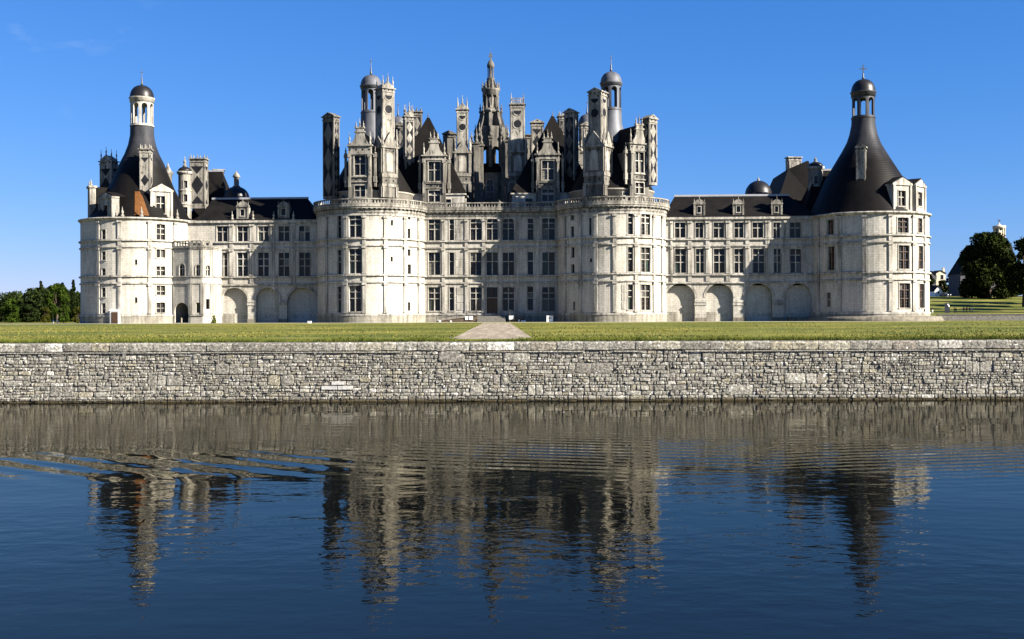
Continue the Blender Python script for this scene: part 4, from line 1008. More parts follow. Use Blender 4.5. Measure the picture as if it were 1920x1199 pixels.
# pyramid roofs with low attic walls and small windows
for px, y, lab in ((803, 221, "first steep pyramid roof between keep chimneys"), (1036, 218, "second steep pyramid roof beside the shaded dormer")):
    uc, za, _ = at_v(px, y, 9.0); hw = 7.9; v0 = 1.9
    o = hip_roof('pyramid_roof', uc - hw, uc + hw, v0 - .2, v0 + 14.6, uc - .25, uc + .25, 9.0, 24.35, za, 'slate', lab)
    f = MB(); finial(f, uc, 9.0, za - .1, 1.1, .18); f.build('roof_finial', 'lead', o)
    Sg = Face(uc, v0, 0); hh = []
    for sg, s in ((1, 4.45), (-1, -4.45)): window(Sg, s - .68, s + .68, 21.55, 23.25, cols=1, rows=(0, .5, 1), holes=hh, surround=.12)
    mb = MB(); wallgrid(mb, Sg, -hw + .3, hw - .3, 21.1, 24.1, hh)
    for sa, sb_ in ((face_ab((uc + hw - .3, v0), (uc + hw - .3, v0 + 14)), 14), (face_ab((uc - hw + .3, v0 + 14), (uc - hw + .3, v0)), 14)): wallgrid(mb, sa, 0, sb_, 21.1, 24.1, [])
    mb.build('attic_wall', 'limestone', castle)
    c = MB(); sbox(c, Sg, -hw - .1, hw + .1, 24.1, 24.34, -14.5, .25); c.build('cornice', 'limestone_trim', castle)
    for s in (-6.4, 6.4):
        q = MB(); sbox(q, Sg, s - .9, s + .9, 21.7, 23.6, .003, .06); q.build('blind_panel', 'limestone_trim', castle)
hip_roof('hipped_roof', u_z(770, 330, 27)[0], u_z(905, 330, 27)[0], 24, 42, u_z(812, 300, 32)[0], u_z(880, 300, 32)[0], 32, 21.2, u_z(850, 302, 32)[1], label="dark keep roof behind the chimneys left of the spire", ridge=False)
hip_roof('hipped_roof', u_z(940, 330, 27)[0], u_z(1095, 330, 27)[0], 24, 42, u_z(965, 296, 32)[0], u_z(1070, 296, 32)[0], 32, 21.2, u_z(1010, 298, 32)[1], label="dark keep roof behind the chimneys right of the spire", ridge=False)
for px, v, y0, w in ((884, 18, 246, .8), (958, 19, 240, .8), (826, 17, 262, .9), (1090, 12, 262, .9), (1000, 17, 262, .9), (735, 10, 262, .8), (1083, 9, 255, .8)):
    u, z, t = at_v(px, y0, v); mb = MB(); S = Face(u, v, 0); z2 = z - 2.6; sbox(mb, S, -w / 2, w / 2, 21.1, z2, -w, 0); sbox(mb, S, -w / 2 - .18, w / 2 + .18, z2, z2 + .3, -w - .18, .18); sbox(mb, S, -w / 2 - .1, w / 2 + .1, z2 - 2.4, z2 - 2.1, -w - .1, .1); finial(mb, *S.pt(0, 0, -w / 2)[:2], z2 + .3, 2.3, .34); mb.build('pinnacle', 'limestone_worn', castle)
# attic windows of the two tower drums
for C, px0, px1, y0, y1 in ((K1, 642, 648, 358, 369), (K2, 1167.5, 1176, 351, 363)):
    Sd = Cyl(C.uc, C.vc, 7.75); a, b = Sd.frm(px0, 360)[0], Sd.frm(px1, 360)[0]
    window(Sd, a, b, 22.0, 23.3, cols=1, rows=(0, .5, 1), holes=None, surround=.12, inset=-.02)

# --- central lantern spire
LV = 22.0
uc0 = at_v(920.3, 200, LV)[0]; zz = lambda y: at_v(920.3, y, LV)[1]
mpp = at_v(920.3, 300, LV)[2] / F
sp = 'limestone_dark'
hh = []; rO = 3.75; S8 = [Face(0, 0, 0)]
mb = MB(); verts8 = [(uc0 + rO / math.cos(PI / 8) * math.sin(PI / 8 + PI / 4 * k), LV - rO / math.cos(PI / 8) * math.cos(PI / 8 + PI / 4 * k)) for k in range(8)]
drum_wins = []
for k in range(8):
    p, q = verts8[k - 1], verts8[k]; S = face_ab(p, q); L = math.hypot(q[0] - p[0], q[1] - p[1]); hh = []
    if k in (0, 1, 7): drum_wins.append((S, L / 2 - .72, L / 2 + .72, zz(376), zz(341))); hh.append((L / 2 - .72, L / 2 + .72, zz(376), zz(341), True))
    wallgrid(mb, S, 0, L, 20.8, zz(327), hh, .4)
drum = mb.build('spire_drum', sp, castle, None, "octagonal drum with arched windows under the central spire")
for S, a, b, c, d in drum_wins: window(S, a, b, c, d, rows=(0, .3, .65, 1), arch=True, surround=.12, sill=False)
mb = MB(); lathe(mb, uc0, LV, [(rO + .15, zz(329)), (rO + .6, zz(326)), (rO + .65, zz(322)), (rO + .2, zz(321)), (3.1, zz(314)), (2.4, zz(309))], 8, 0, False, phase=PI / 8); mb.build('drum_cornice', 'slate', drum)
# open arcaded stage with eight piers and flying buttresses
n8 = 8
core = MB(); lathe(core, uc0, LV, [(1.05, zz(312)), (1.05, zz(250)), (1.4, zz(235)), (1.5, zz(212))], 16); spire = core.build('spire_core', sp, castle, None, "carved stone core of the tall central spire")
for k in range(n8):
    a = PI / 4 * k + R_(2); S = Face(uc0, LV, a)
    p = MB(); sbox(p, S, -.36, .36, zz(318), zz(262), 2.7, 3.35); sbox(p, S, -.48, .48, zz(264), zz(260), 2.6, 3.5); sbox(p, S, -.22, .22, zz(316), zz(270), 3.352, 3.55)
    p.build('pier', sp, spire)
    q = MB(); c = S.pt(0, 0, 3.25); finial(q, c[0], c[1], zz(260), 3.0, .34); q.build('finial', sp, spire)
    q = MB(); c = S.pt(0, 0, 2.2); finial(q, c[0], c[1], zz(212.5), 2.0, .3); q.build('finial', sp, spire)
    # curved buttress rising to the upper stage
    b = MB(); R2_ = Face(uc0, LV, a - PI / 2)
    out = [(3.3, zz(262)), (3.3, zz(252)), (3.15, zz(243)), (2.75, zz(232)), (2.4, zz(222)), (2.25, zz(212))]; inn = [(1.4, zz(212)), (1.4, zz(238)), (1.9, zz(250)), (2.6, zz(258)), (2.7, zz(263))]
    sprism(b, R2_, [(s, z) for s, z in out + inn], -.3, .3); b.build('flying_buttress', sp, spire)
    # arch between piers
    a2 = a + PI / 8; S2 = Face(uc0 + 2.78 * math.sin(a2), LV - 2.78 * math.cos(a2), a2); hwid = 1.1
    wb = MB(); wallgrid(wb, S2, -hwid, hwid, zz(318), zz(240), [(-.74, .74, zz(317.5), zz(278), True)], .4, 0, .4); wb.build('arch_wall', sp, spire)
# upper stages
st = MB(); lathe(st, uc0, LV, [(1.9, zz(213)), (2.0, zz(209)), (1.75, zz(208)), (1.75, zz(205))], 16); lathe(st, uc0, LV, [(1.1, zz(206)), (1.1, zz(180))], 12); lathe(st, uc0, LV, [(1.5, zz(181)), (1.72, zz(180)), (1.72, zz(173)), (1.95, zz(171)), (1.95, zz(168)), (1.2, zz(167))], 16)
st.build('upper_stage', sp, spire)
for k in range(8):
    a = PI / 4 * k + .2
    c = MB(); lathe(c, uc0 + 1.5 * math.sin(a), LV - 1.5 * math.cos(a), [(.3, zz(206)), (.2, zz(204)), (.19, zz(183)), (.3, zz(180.5))], 8); c.build('column', sp, spire)
    q = MB(); finial(q, uc0 + 1.72 * math.sin(a), LV - 1.72 * math.cos(a), zz(168), 1.7, .24); q.build('finial', sp, spire)
    b = MB(); sprism(b, Face(uc0, LV, a + .3 - PI / 2), [(.6, zz(167)), (1.4, zz(167)), (1.15, zz(160)), (.78, zz(151)), (.6, zz(149))], -.15, .15); b.build('volute', sp, spire)
tp = MB(); lathe(tp, uc0, LV, [(.62, zz(168)), (.62, zz(152)), (.85, zz(149)), (.85, zz(147.5)), (.34, zz(147)), (.34, zz(128)), (.75, zz(126.5)), (.8, zz(124)), (.7, zz(120)), (.42, zz(115)), (.2, zz(113)), (.16, zz(110))], 12); tp.build('top_stage', sp, spire)
for k in range(6):
    a = PI / 3 * k; c = MB(); lathe(c, uc0 + .62 * math.sin(a), LV - .62 * math.cos(a), [(.15, zz(147.5)), (.11, zz(146)), (.11, zz(128.5)), (.16, zz(126.6))], 6); c.build('column', sp, spire)
fl = MB(); S = Face(uc0, LV, 0); sbox(fl, S, -.12, .12, zz(111), zz(99.5), -.12, .12); sbox(fl, S, -.42, .42, zz(107), zz(104.5), -.11, .11); sbox(fl, S, -.28, .28, zz(102.5), zz(101), -.1, .1); sbox(fl, S, -.02, .02, zz(99), zz(88), -.02, .02); fl.build('fleuron', sp, spire)
# cluttered low walls and turrets round the spire foot
for px, v, y0, y1, w in ((893, 16, 236, 362, 1.0), (952, 16, 232, 362, 1.0), (902, 17, 240, 360, .8), (943, 17, 242, 360, .8)):
    u, z, t = at_v(px, y0, v); z2 = at_v(px, y0 + 34, v)[1]; mb = MB(); S = Face(u, v, 0); sbox(mb, S, -w / 2, w / 2, 21.1, z2, -w, 0); sbox(mb, S, -w / 2 - .2, w / 2 + .2, z2, z2 + .35, -w - .2, .2); sbox(mb, S, -w / 2 - .12, w / 2 + .12, 27.5, 27.9, -w - .1, .1); finial(mb, *S.pt(0, 0, -w / 2)[:2], z2 + .35, 3.0, .38); mb.build('pinnacle', sp, castle)
mb = MB(); S = Face(uc0, 12.5, 0)
sbox(mb, S, -8.0, -4.2, 21.1, 28.4, -3, 0); sbox(mb, S, 4.2, 8.0, 21.1, 28.4, -3, 0); mb.build('attic_wall', 'limestone_worn', castle)

# --- corner tower chimneys and dormers, side ranges
chimney(204, 2.6, 296, 392, 2.9, 1.7, -20, 'diamond', 'spikes', label="dark chimney with spiked crown on the outer side of the rusty cone")
p, a = on_tower(TL, 273.5, 6.3); chimney(273.5, p[1], 284, 392, 1.95, 1.5, 8, 'diamond', 'crown', uv=p, label="pale chimney with slate diamonds on the cone with rusty patch")
S = Face(*on_tower(TL, 303, 8.9)[0], on_tower(TL, 303, 8.9)[1] * .5)
def plain_dormer(S, px0, px1, y0, y1, win, depth, label=None, mat='limestone_trim', cross=2, rz=.7):
    xm = (px0 + px1) / 2; w = S.frm(px1, 380)[0] - S.frm(px0, 380)[0]; sc = (S.frm(px1, 380)[0] + S.frm(px0, 380)[0]) / 2
    zt, zl = S.frm(xm, y0)[1], S.frm(xm, y1)[1]; ze = zl + (zt - zl) * .78; hh = []
    a, b = S.frm(win[0], 380)[0], S.frm(win[1], 380)[0]; c, d = S.frm(xm, win[3])[1], S.frm(xm, win[2])[1]
    window(S, a, b, c, d, cols=cross, rows=(0, .42, 1), holes=hh, surround=.15, bars='limestone_trim' if cross == 2 else 'door_wood')
    mb = MB(); wallgrid(mb, S, sc - w / 2, sc + w / 2, zl - .3, ze, hh)
    for sg in (-1, 1):
        x = sorted((sc + sg * w / 2, sc + sg * (w / 2 - .25))); sbox(mb, S, x[0], x[1], zl - .3, ze, -depth, -.01)
    dd = mb.build('dormer', mat, castle, None, label)
    e = MB(); sbox(e, S, sc - w / 2 - .15, sc + w / 2 + .15, ze, ze + .28, -depth, .22); e.build('entablature', mat, dd)
    e = MB(); sbox(e, S, sc - w / 2 - .05, sc + w / 2 + .05, zl + .35, zl + .6, .003, .16); e.build('sill_band', mat, dd)
    g = MB(); sprism(g, S, [(sc - w / 2 - .15, ze + .282), (sc + w / 2 + .15, ze + .282), (sc, zt)], -depth, .2); g.build('pediment', mat, dd)
    g = MB(); sprism(g, S, [(sc - w / 2 - .25, ze + .34), (sc, zt + .06), (sc + w / 2 + .25, ze + .34), (sc + w / 2 + .25, ze + .48), (sc, zt + .22), (sc - w / 2 - .25, ze + .48)], -depth - 1, .1); g.build('dormer_roof', 'slate', dd)
    for sg in (-1, 1):
        q = MB(); s = sc + sg * (w / 2 - .2); sbox(q, S, s - .2, s + .2, zl, ze - .002, .004, .17); q.build('pilaster', mat, dd)
    return dd
plain_dormer(S, 282, 324, 345, 412, (293, 309.5, 368, 401), 3.5, "sunlit stone dormer in front of the cone with rusty patch", 'limestone_trim')
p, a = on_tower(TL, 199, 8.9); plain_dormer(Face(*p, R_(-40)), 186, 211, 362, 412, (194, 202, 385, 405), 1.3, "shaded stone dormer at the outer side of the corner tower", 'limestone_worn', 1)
p, a = on_tower(TL, 166, 8.9); S = Face(*p, a); mb = MB(); sbox(mb, S, -1.2, 1.2, 19.2, 25.2, -1.1, 0); sbox(mb, S, -1.4, 1.4, 25.2, 25.6, -1.3, .2); finial(mb, *S.pt(.9, 0, -.3)[:2], 25.6, 1.2, .25); finial(mb, *S.pt(-.9, 0, -.3)[:2], 25.6, 1.2, .25); dd_ = mb.build('dormer', 'limestone_worn', castle); mb = MB(); sbox(mb, S, -1.15, 1.15, 19.2, 25.35, -6.0, -1.32); mb.build('dormer_roof', 'slate', dd_)
for px, C in ((229, TL), (265, TL), (332, TL)):
    q, a = on_tower(C, px, 10.2); mb = MB(); finial(mb, q[0], q[1], ZT + .3, 1.9, .38); mb.build('pinnacle', 'limestone_worn', castle)
u, z, t = at_v(315, 327, 2); mb = MB(); lathe(mb, u, 2, [(.75, 20), (.75, z - .2), (1.0, z), (1.0, z + .3), (.5, z + .9), (.3, z + 1.4), (.05, z + 2.2)], 12); mb.build('pinnacle', 'limestone_worn', castle)
p, a = on_tower(TR, 1614.5, 6.9); chimney(1614.5, p[1], 269, 372, 1.55, 1.25, -22, 'none', 'gable', uv=p, label="plain gabled chimney on the cone under the cross")
p, a = on_tower(TR, 1691, 9.3); plain_dormer(Face(*p, a), 1674.5, 1709, 333, 400, (1684, 1698, 358, 386.5), 3.5, "white pedimented dormer facing the moat on the cross topped tower", 'limestone_trim', 2)
p, a = on_tower(TR, 1725, 9.7); plain_dormer(Face(*p, a), 1716, 1735, 337, 401, (1721, 1728.5, 361, 387), 3.5, "white pedimented dormer at the outer edge of the cross topped tower", 'limestone_trim', 1)
def turret(px, v, r_px, y_base, y_top, y_dome, y_tip, label):
    u, zt, t = at_v(px, y_top, v); r = r_px * t / F; zb = at_v(px, y_base, v)[1]; zd = at_v(px, y_dome, v)[1]; ztip = at_v(px, y_tip, v)[1]
    S = Cyl(u, v, r); S.step = r * R_(12); hh = []
    for k, f in enumerate((.2, .47, .76)):
        c = S.frm(px + 1.5, 350)[0]; zc = zb + (zt - zb) * f; window(S, c - .35, c + .35, zc - .7, zc + .7, cols=1, rows=(0, 1), holes=hh, surround=.1, sill=False)
    mb = MB(); wallgrid(mb, S, -PI * r, PI * r, 16, zt, hh, .25); o = mb.build('turret', 'limestone_worn', castle, None, label)
    c = MB(); lathe(c, u, v, [(r - .1, zt - .25), (r + .12, zt - .2), (r + .32, zt + .1), (r + .32, zt + .35), (r - .1, zt + .4)], 28); c.build('cornice', 'limestone_trim', o)
    for f in (.33, .62):
        c = MB(); z = zb + (zt - zb) * f; lathe(c, u, v, [(r - .02, z), (r + .1, z + .03), (r + .1, z + .22), (r - .02, z + .25)], 28, cap=False); c.build('string_course', 'limestone_trim', o)
    d = MB(); H = zd - zt - .4; lathe(d, u, v, [((r + .1) * math.cos(PI / 2 * k / 7), zt + .4 + H * math.sin(PI / 2 * k / 7)) for k in range(7)] + [(.2, zd)], 24); d.build('dome', 'lead_dark', o)
    f = MB(); finial(f, u, v, zd - .1, ztip - zd + .1, .42); f.build('finial', 'limestone_worn', o)
turret(346.5, 8, 11.8, 414, 326, 313, 293, "slim round stair turret with small dome beside the lozenge chimney")
turret(1529, 7, 13.5, 408, 317, 304, 294, "slim round stair turret in shade beside the cone under the cross")
chimney(373, 10, 302, 392, 3.0, 2.0, 0, 'diamond', 'crown', label="broad chimney with big slate diamonds behind the wing roof")
u0, u1 = u_z(352, 400, 12)[0], u_z(428, 375, 12)[0]
hip_roof('hipped_roof', u0, u1, 11, 26, u_z(388, 322, 16)[0], u_z(417, 322, 16)[0], 16, 19.3, u_z(400, 322, 16)[1], label="steep dark roof behind the lozenge chimney")
chimney(410, 17, 322, 352, 2.0, 1.2, 20, 'none', 'flat')
def dome_turret(px, v, rpx, y0, y1, lantern_y, tip_y, label):
    u, zb, t = at_v(px, y0, v); zt = at_v(px, y1, v)[1]; r = rpx * t / F; H = zt - zb
    mb = MB(); lathe(mb, u, v, [(r * .98, 15), (r * .98, zb - .4)], 32); o = mb.build('domed_turret', 'limestone_trim', castle, None, label)
    d = MB(); lathe(d, u, v, [(r + .25, zb - .4), (r + .25, zb)] + [(r * math.cos(PI / 2 * k / 10), zb + H * math.sin(PI / 2 * k / 10)) for k in range(10)] + [(.15, zt)], 40); d.build('dome', 'lead_dark', o)
    zl = at_v(px, lantern_y, v)[1]; zp = at_v(px, tip_y, v)[1]; f = MB()
    if zl - zt > 1:
        lathe(f, u, v, [(.75, zt - .25), (.75, zt + .1), (.5, zt + .15), (.5, zl - .3), (.75, zl - .2), (.75, zl), (.5, zl + .4), (.15, zl + .9)], 10)
        finial(f, u, v, zl + .7, zp - zl - .7, .2)
    else: finial(f, u, v, zt - .1, zp - zt + .1, .35)
    f.build('lantern_finial', 'limestone_worn', o)
dome_turret(443.5, 14, 24, 372, 350, 331, 320, "dark dome with small stone lantern behind the wing roof")
dome_turret(1422, 14, 25, 366, 339, 339.5, 332, "plain dark dome behind the wing roof")
# tall roofs of the right side range
e0, e1 = u_z(1444, 366, 10)[0], u_z(1560, 366, 10)[0]
mb = MB(); z1, z2, z3 = u_z(1447, 362, 12)[1], u_z(1478, 317, 14)[1], u_z(1513, 302, 14)[1]
A_ = [(e0, 9, 19.3), (u_z(1478, 317, 14)[0], 14, z2), (u_z(1513, 302, 14)[0], 14, z3), (u_z(1516, 302, 14)[0], 14, z3), (e1, 9, 19.3)]
B_ = [(e0, 34, 19.3), (A_[1][0], 30, z2), (A_[2][0], 30, z3), (A_[3][0], 30, z3), (e1, 34, 19.3)]
mb.add(A_ + B_, [(0, 1, 6, 5), (1, 2, 7, 6), (2, 3, 8, 7), (3, 4, 9, 8), (0, 4, 3, 2, 1), (5, 6, 7, 8, 9)]); mb.build('hipped_roof', 'slate', castle, None, "tall dark roof rising behind the right end of the wing")
chimney(1488, 18, 299, 330, 2.6, 1.6, 10, 'none', 'flat', label="low chimney on the tall dark roof")
hip_roof('hipped_roof', u_z(1500, 400, 5)[0], u_z(1600, 400, 5)[0], 3, 14, u_z(1530, 320, 7)[0], u_z(1590, 320, 7)[0], 7, 19.3, u_z(1550, 320, 7)[1])
for u0_, u1_ in ((u_z(352, 400, 12)[0], uL + 8), (uR - 8, uR + 6)):        # side ranges' bodies
    mb = MB(); S = Face(0, 8.6, 0); sbox(mb, S, u0_, u1_, -.4, 19.2, -26, 0, 0, True); mb.build('range_wall', 'limestone', castle)
# doorway box of the left corner tower
q, a = on_tower(TL, 216, 10.3); S = Face(*q, a * .6)
mb = MB(); sbox(mb, S, -.85, .85, -.2, 2.3, -1.2, .5); sbox(mb, S, -.95, .95, 2.3, 2.5, -1.2, .6); pch = mb.build('porch', 'white_paint', castle, None, "white door box projecting from the corner tower")
mb = MB(); sbox(mb, S, -.62, .62, .02, 2.1, .503, .56)
for k in range(4): sbox(mb, S, -.6 + .305 * k, -.6 + .305 * k + .27, .06, 2.06, .563, .585)
mb.build('porch_door', 'door_wood', pch)
# battered apron at the foot of the right corner tower
mb = MB(); lathe(mb, uR + .3, 0, [(12.9, -.3), (12.4, .75), (10.2, .95)], 72, 0, True); mb.build('apron', 'limestone_plinth', castle, None, "pale sloping stone apron round the foot of the tower")
mb = MB(); a, b = u_z(1480, 600, -2.4)[0], uR; box(mb, a, b - 6, -3.2, -.9, -.3, .75); mb.build('apron', 'limestone_plinth', castle)

# panes: the largest as objects of their own, the rest joined
PANES.sort(key=lambda q: -q[0])
for area, loc, ang, w, h, win in PANES[:295]:
    o = bpy.data.objects.new('pane', PANE); COL.objects.link(o); o.parent = win
    o.location = loc; o.rotation_euler = (random.uniform(-.03, .03), 0, ang + random.uniform(-.03, .03)); o.scale = (w, 1, h)
rest = MB()
for area, loc, ang, w, h, win in PANES[295:]:
    ca, sa = math.cos(ang), math.sin(ang)
    rest.add([(loc[0] + v.co.x * w * ca - v.co.y * sa, loc[1] + v.co.x * w * sa + v.co.y * ca, loc[2] + v.co.z * h) for v in PANE.vertices], [tuple(p.vertices) for p in PANE.polygons])
    k = len(PANE.polygons); rest.m[-k:] = [p.material_index for p in PANE.polygons]
rest.build('panes', ['glass', 'glazing_bar'], castle, 'stuff')

def tag(o, label, cat, group=None):
    o['label'] = label; o['category'] = cat
    if group: o['group'] = group
    return o
def empty(name, loc, rz=0.0):
    o = bpy.data.objects.new(name, None); COL.objects.link(o); o.location = loc; o.rotation_euler = (0, 0, rz); return o

# ------------------------------------------------------------------ ground, water, paths
WALL_Y = 58.8; WATER_Z = -3.15
def ground_z(x, y, z): return hgt(x, y) if x > 70 and y > 206 else z
def hgt(x, y):
    def sm(a, b, t): t = max(0, min(1, (t - a) / (b - a))); return t * t * (3 - 2 * t)
    h = 6.6 * sm(292, 445, y) * sm(60, 100, x) + 1.35 * sm(206, 228, y) * sm(72, 84, x)
    h += -0.45 * sm(200, 300, y) * sm(-60, -100, x)
    h += 6.0 * sm(450, 900, y)
    return h
def ground():
    xs = [-4000, -1500, -600, -350, -250] + [-200 + 8 * i for i in range(61)] + [300, 330, 370, 450, 700, 1500, 4000]
    ys = [WALL_Y + .55, 62, 66, 72, 80, 90, 105, 120, 140, 160, 180, 195, 203] + [206 + 7 * i for i in range(38)] + [490, 560, 700, 900, 1400, 2500, 6000]
    w = len(xs); mb = MB()
    mb.add([(x, y, hgt(x, y)) for y in ys for x in xs], [(j * w + i, j * w + i + 1, (j + 1) * w + i + 1, (j + 1) * w + i) for j in range(len(ys) - 1) for i in range(w - 1)], 0, None, True)
    return mb.build('lawn_ground', 'lawn', None, 'structure')
ground()
mb = MB(); mb.add([(-900, -60, WATER_Z), (900, -60, WATER_Z), (900, WALL_Y + .4, WATER_Z), (-900, WALL_Y + .4, WATER_Z)], [(0, 1, 2, 3)]); mb.build('water', 'water', None, 'structure')
mb = MB(); mb.add([(-900, -60, WATER_Z - 3), (900, -60, WATER_Z - 3), (900, WALL_Y + .4, WATER_Z - 3), (-900, WALL_Y + .4, WATER_Z - 3)], [(0, 1, 2, 3)]); mb.build('canal_bed_ground', 'mortar', None, 'structure')
def ground_strip(name, left, right, z, mat):
    mb = MB(); n = len(left); mb.add([(x, y, z) for x, y in left] + [(x, y, z) for x, y in right], [(i, n + i, n + i + 1, i + 1) for i in range(n - 1)]); return mb.build(name, mat, None, 'structure')
def gp(px, py): A, B = ray(px, py); t = -EYE / B; return (A * t, t)
pl = [gp(846.5, 636), gp(906, 606.3)]; pr = [gp(1001, 636), gp(957, 606.3)]
def lerp(a, b, f): return (a[0] + (b[0] - a[0]) * f, a[1] + (b[1] - a[1]) * f)
ground_strip('gravel_path', [lerp(pl[0], pl[1], f) for f in (0, .1, .3, .6, 1)], [lerp(pr[0], pr[1], f) for f in (0, .1, .3, .6, 1)], .006, 'gravel')
# pale gravel apron along the castle foot
def castle_w(u, v): return (X0 + CS * u + SN * v, D0 - SN * u + CS * v)
ap0 = [castle_w(u, -17.5) for u in range(-150, 79, 12)]; ap1 = [castle_w(u, -11.5) for u in range(-150, 79, 12)]
ground_strip('gravel_apron_path', ap0, ap1, .010, 'road_pale')
mb = MB(); S = world_at(1850, 560, 400); rp = [(110, 428), (150, 430), (200, 436), (300, 445)]; mb.add([(x, y, hgt(x, y) + .03) for x, y in rp] + [(x, y + 9, hgt(x, y + 9) + .03) for x, y in rp], [(i, i + 1, 5 + i, 4 + i) for i in range(3)]); mb.build('road', 'road_pale', None, 'structure')

# ------------------------------------------------------------------ canal wall
wall = empty('retaining_wall', (0, WALL_Y, WATER_Z))
tag(wall, "long weathered rubble stone wall rising from the water below the lawn", "wall")
def wpart(o): o.parent = wall; o.matrix_parent_inverse = Matrix.Translation((0, -WALL_Y, -WATER_Z)); return o
mb = MB(); box(mb, -420, 420, WALL_Y + .02, WALL_Y + .7, -6.3, -.03); wpart(mb.build('wall_core', 'mortar', None))
rs = random.Random(11)
def unit_stone(k):
    r = random.Random(100 + k)
    def ring(ins, y, j):
        c = .07 + r.random() * .09
        base = [(-.5, -.5 + c), (-.5 + c, -.5), (.5 - c, -.5), (.5, -.5 + c), (.5, .5 - c), (.5 - c, .5), (-.5 + c, .5), (-.5, .5 - c)]
        return [(x * (1 - ins) + r.uniform(-j, j), y + r.uniform(-.12, .12), z * (1 - ins) + r.uniform(-j, j)) for x, z in base]
    v = ring(0, .45, .02) + ring(.02, -.65, .035) + ring(.15, -.95, .06) + [(r.uniform(-.1, .1), -1.0 + r.uniform(-.25, .1), r.uniform(-.1, .1))]
    f = [(i, (i + 1) % 8, 8 + (i + 1) % 8, 8 + i) for i in range(8)] + [(8 + i, 8 + (i + 1) % 8, 16 + (i + 1) % 8, 16 + i) for i in range(8)] + [(16 + i, 16 + (i + 1) % 8, 24) for i in range(8)]
    me = bpy.data.meshes.new('stone'); me.from_pydata(v, [], f); me.materials.append(MATS['rubble']); me.update(); return me
UST = [unit_stone(k) for k in range(18)]
stones = []
def fill(x0, x1, z0, z1):
    """Split one patch of wall into courses of odd stones."""
    h = z1 - z0; n = max(1, int(round(h / rs.uniform(.12, .24))))
    cuts = sorted([z0, z1] + [z0 + h * (i + rs.uniform(-.22, .22)) / n for i in range(1, n)])
    for a, b in zip(cuts, cuts[1:]):
        x = x0
        while x < x1 - .08:
            w = (b - a) * rs.choice((.8, 1.0, 1.2, 1.4, 1.8, 2.4, 3.0)) * rs.uniform(.85, 1.15)
            if x + w > x1 - .14: w = x1 - x
            stones.append((x, x + w, a, b)); x += w
ZW0, ZW1 = WATER_Z - .25, -.52
bands = [ZW0, -2.86, -2.30, -1.72, -1.12, ZW1]
for bi, (a, b) in enumerate(zip(bands, bands[1:])):
    x = -36.0 + rs.uniform(-.6, 0)
    while x < 36:
        w = rs.uniform(.7, 2.6); q = rs.random(); a2 = a + rs.uniform(-.05, .05) if bi else a
        if q < .16: 
            k = rs.choice((1, 2)); w = max(w * .6, .7)
            for i in range(k): stones.append((x + w * i / k, x + w * (i + 1) / k, a, b))
        else: fill(x, x + w, a, b)
        x += w
vis = lambda s: abs((s[0] + s[1]) / 2) < 27.2
order = sorted(range(len(stones)), key=lambda i: -((stones[i][1] - stones[i][0]) * (stones[i][3] - max(stones[i][2], WATER_Z)) if vis(stones[i]) else 0))
big = set(order[:298]); restm = MB()
for i, (a, b, c, d) in enumerate(stones):
    me = UST[rs.randrange(18)]; dep = rs.uniform(.05, .13); g = rs.uniform(.008, .034)
    loc = ((a + b) / 2, WALL_Y + .04, (c + d) / 2); sc = (b - a - g, dep, d - c - g); tilt = rs.uniform(-.05, .05); fl = rs.choice((-1, 1))
    if i in big:
        o = bpy.data.objects.new('stone', me); COL.objects.link(o); wpart(o); o.location = loc; o.scale = (sc[0] * 1, sc[1], sc[2]); o.rotation_euler = (0, tilt, 0)
    else:
        ct, st_ = math.cos(tilt), math.sin(tilt)
        restm.add([(loc[0] + fl * v.co.x * sc[0] * ct + v.co.z * sc[2] * st_, loc[1] + v.co.y * sc[1], loc[2] + v.co.z * sc[2] * ct - fl * v.co.x * sc[0] * st_) for v in me.vertices], [tuple(p.vertices) for p in me.polygons])
wpart(restm.build('rubble_stones', 'rubble', None, 'stuff'))
def coping_mesh(k):
    r = random.Random(300 + k); bm_v = []; nx = 6; mbk = MB()
    prof = [(.5, -.5), (-.5, -.5), (-.62, -.42), (-.64, .3), (-.52, .46), (-.3, .5), (.5, .5)]
    for i in range(nx + 1):
        x = -.5 + i / nx; e = .06 if i in (0, nx) else 0
        for y, z in prof: bm_v.append((x, y * (1 - e) + r.uniform(-.03, .03), z * (1 - e) + r.uniform(-.04, .04)))
    m = len(prof); fs = [(i * m + j, i * m + (j + 1) % m, (i + 1) * m + (j + 1) % m, (i + 1) * m + j) for i in range(nx) for j in range(m)] + [tuple(range(m)), tuple(range((nx + 1) * m - 1, nx * m - 1, -1))]
    me = bpy.data.meshes.new('coping_stone'); me.from_pydata(bm_v, [], fs); me.materials.append(MATS['rubble']); me.update(); return me
CPS = [coping_mesh(k) for k in range(8)]
x = -37.0
while x < 37:
    w = rs.uniform(.75, 1.7)
    o = bpy.data.objects.new('coping_stone', CPS[rs.randrange(8)]); COL.objects.link(o); wpart(o)
    o.location = (x + w / 2, WALL_Y + .22 + rs.uniform(-.02, .02), -.265 + rs.uniform(-.02, .015)); o.scale = (w - .025, .52, .46); o.rotation_euler = (0, rs.uniform(-.008, .008), rs.uniform(-.01, .01))
    x += w
mb = MB(); x = -37
while x < 37:
    w = rs.uniform(1.2, 3.5)
    if rs.random() < .85: box(mb, x, x + w - .03, WALL_Y - .115 - rs.uniform(0, .02), WALL_Y + .1, -.575, -.515)
    x += w
wpart(mb.build('ledge_slabs', 'rubble', None, 'stuff'))
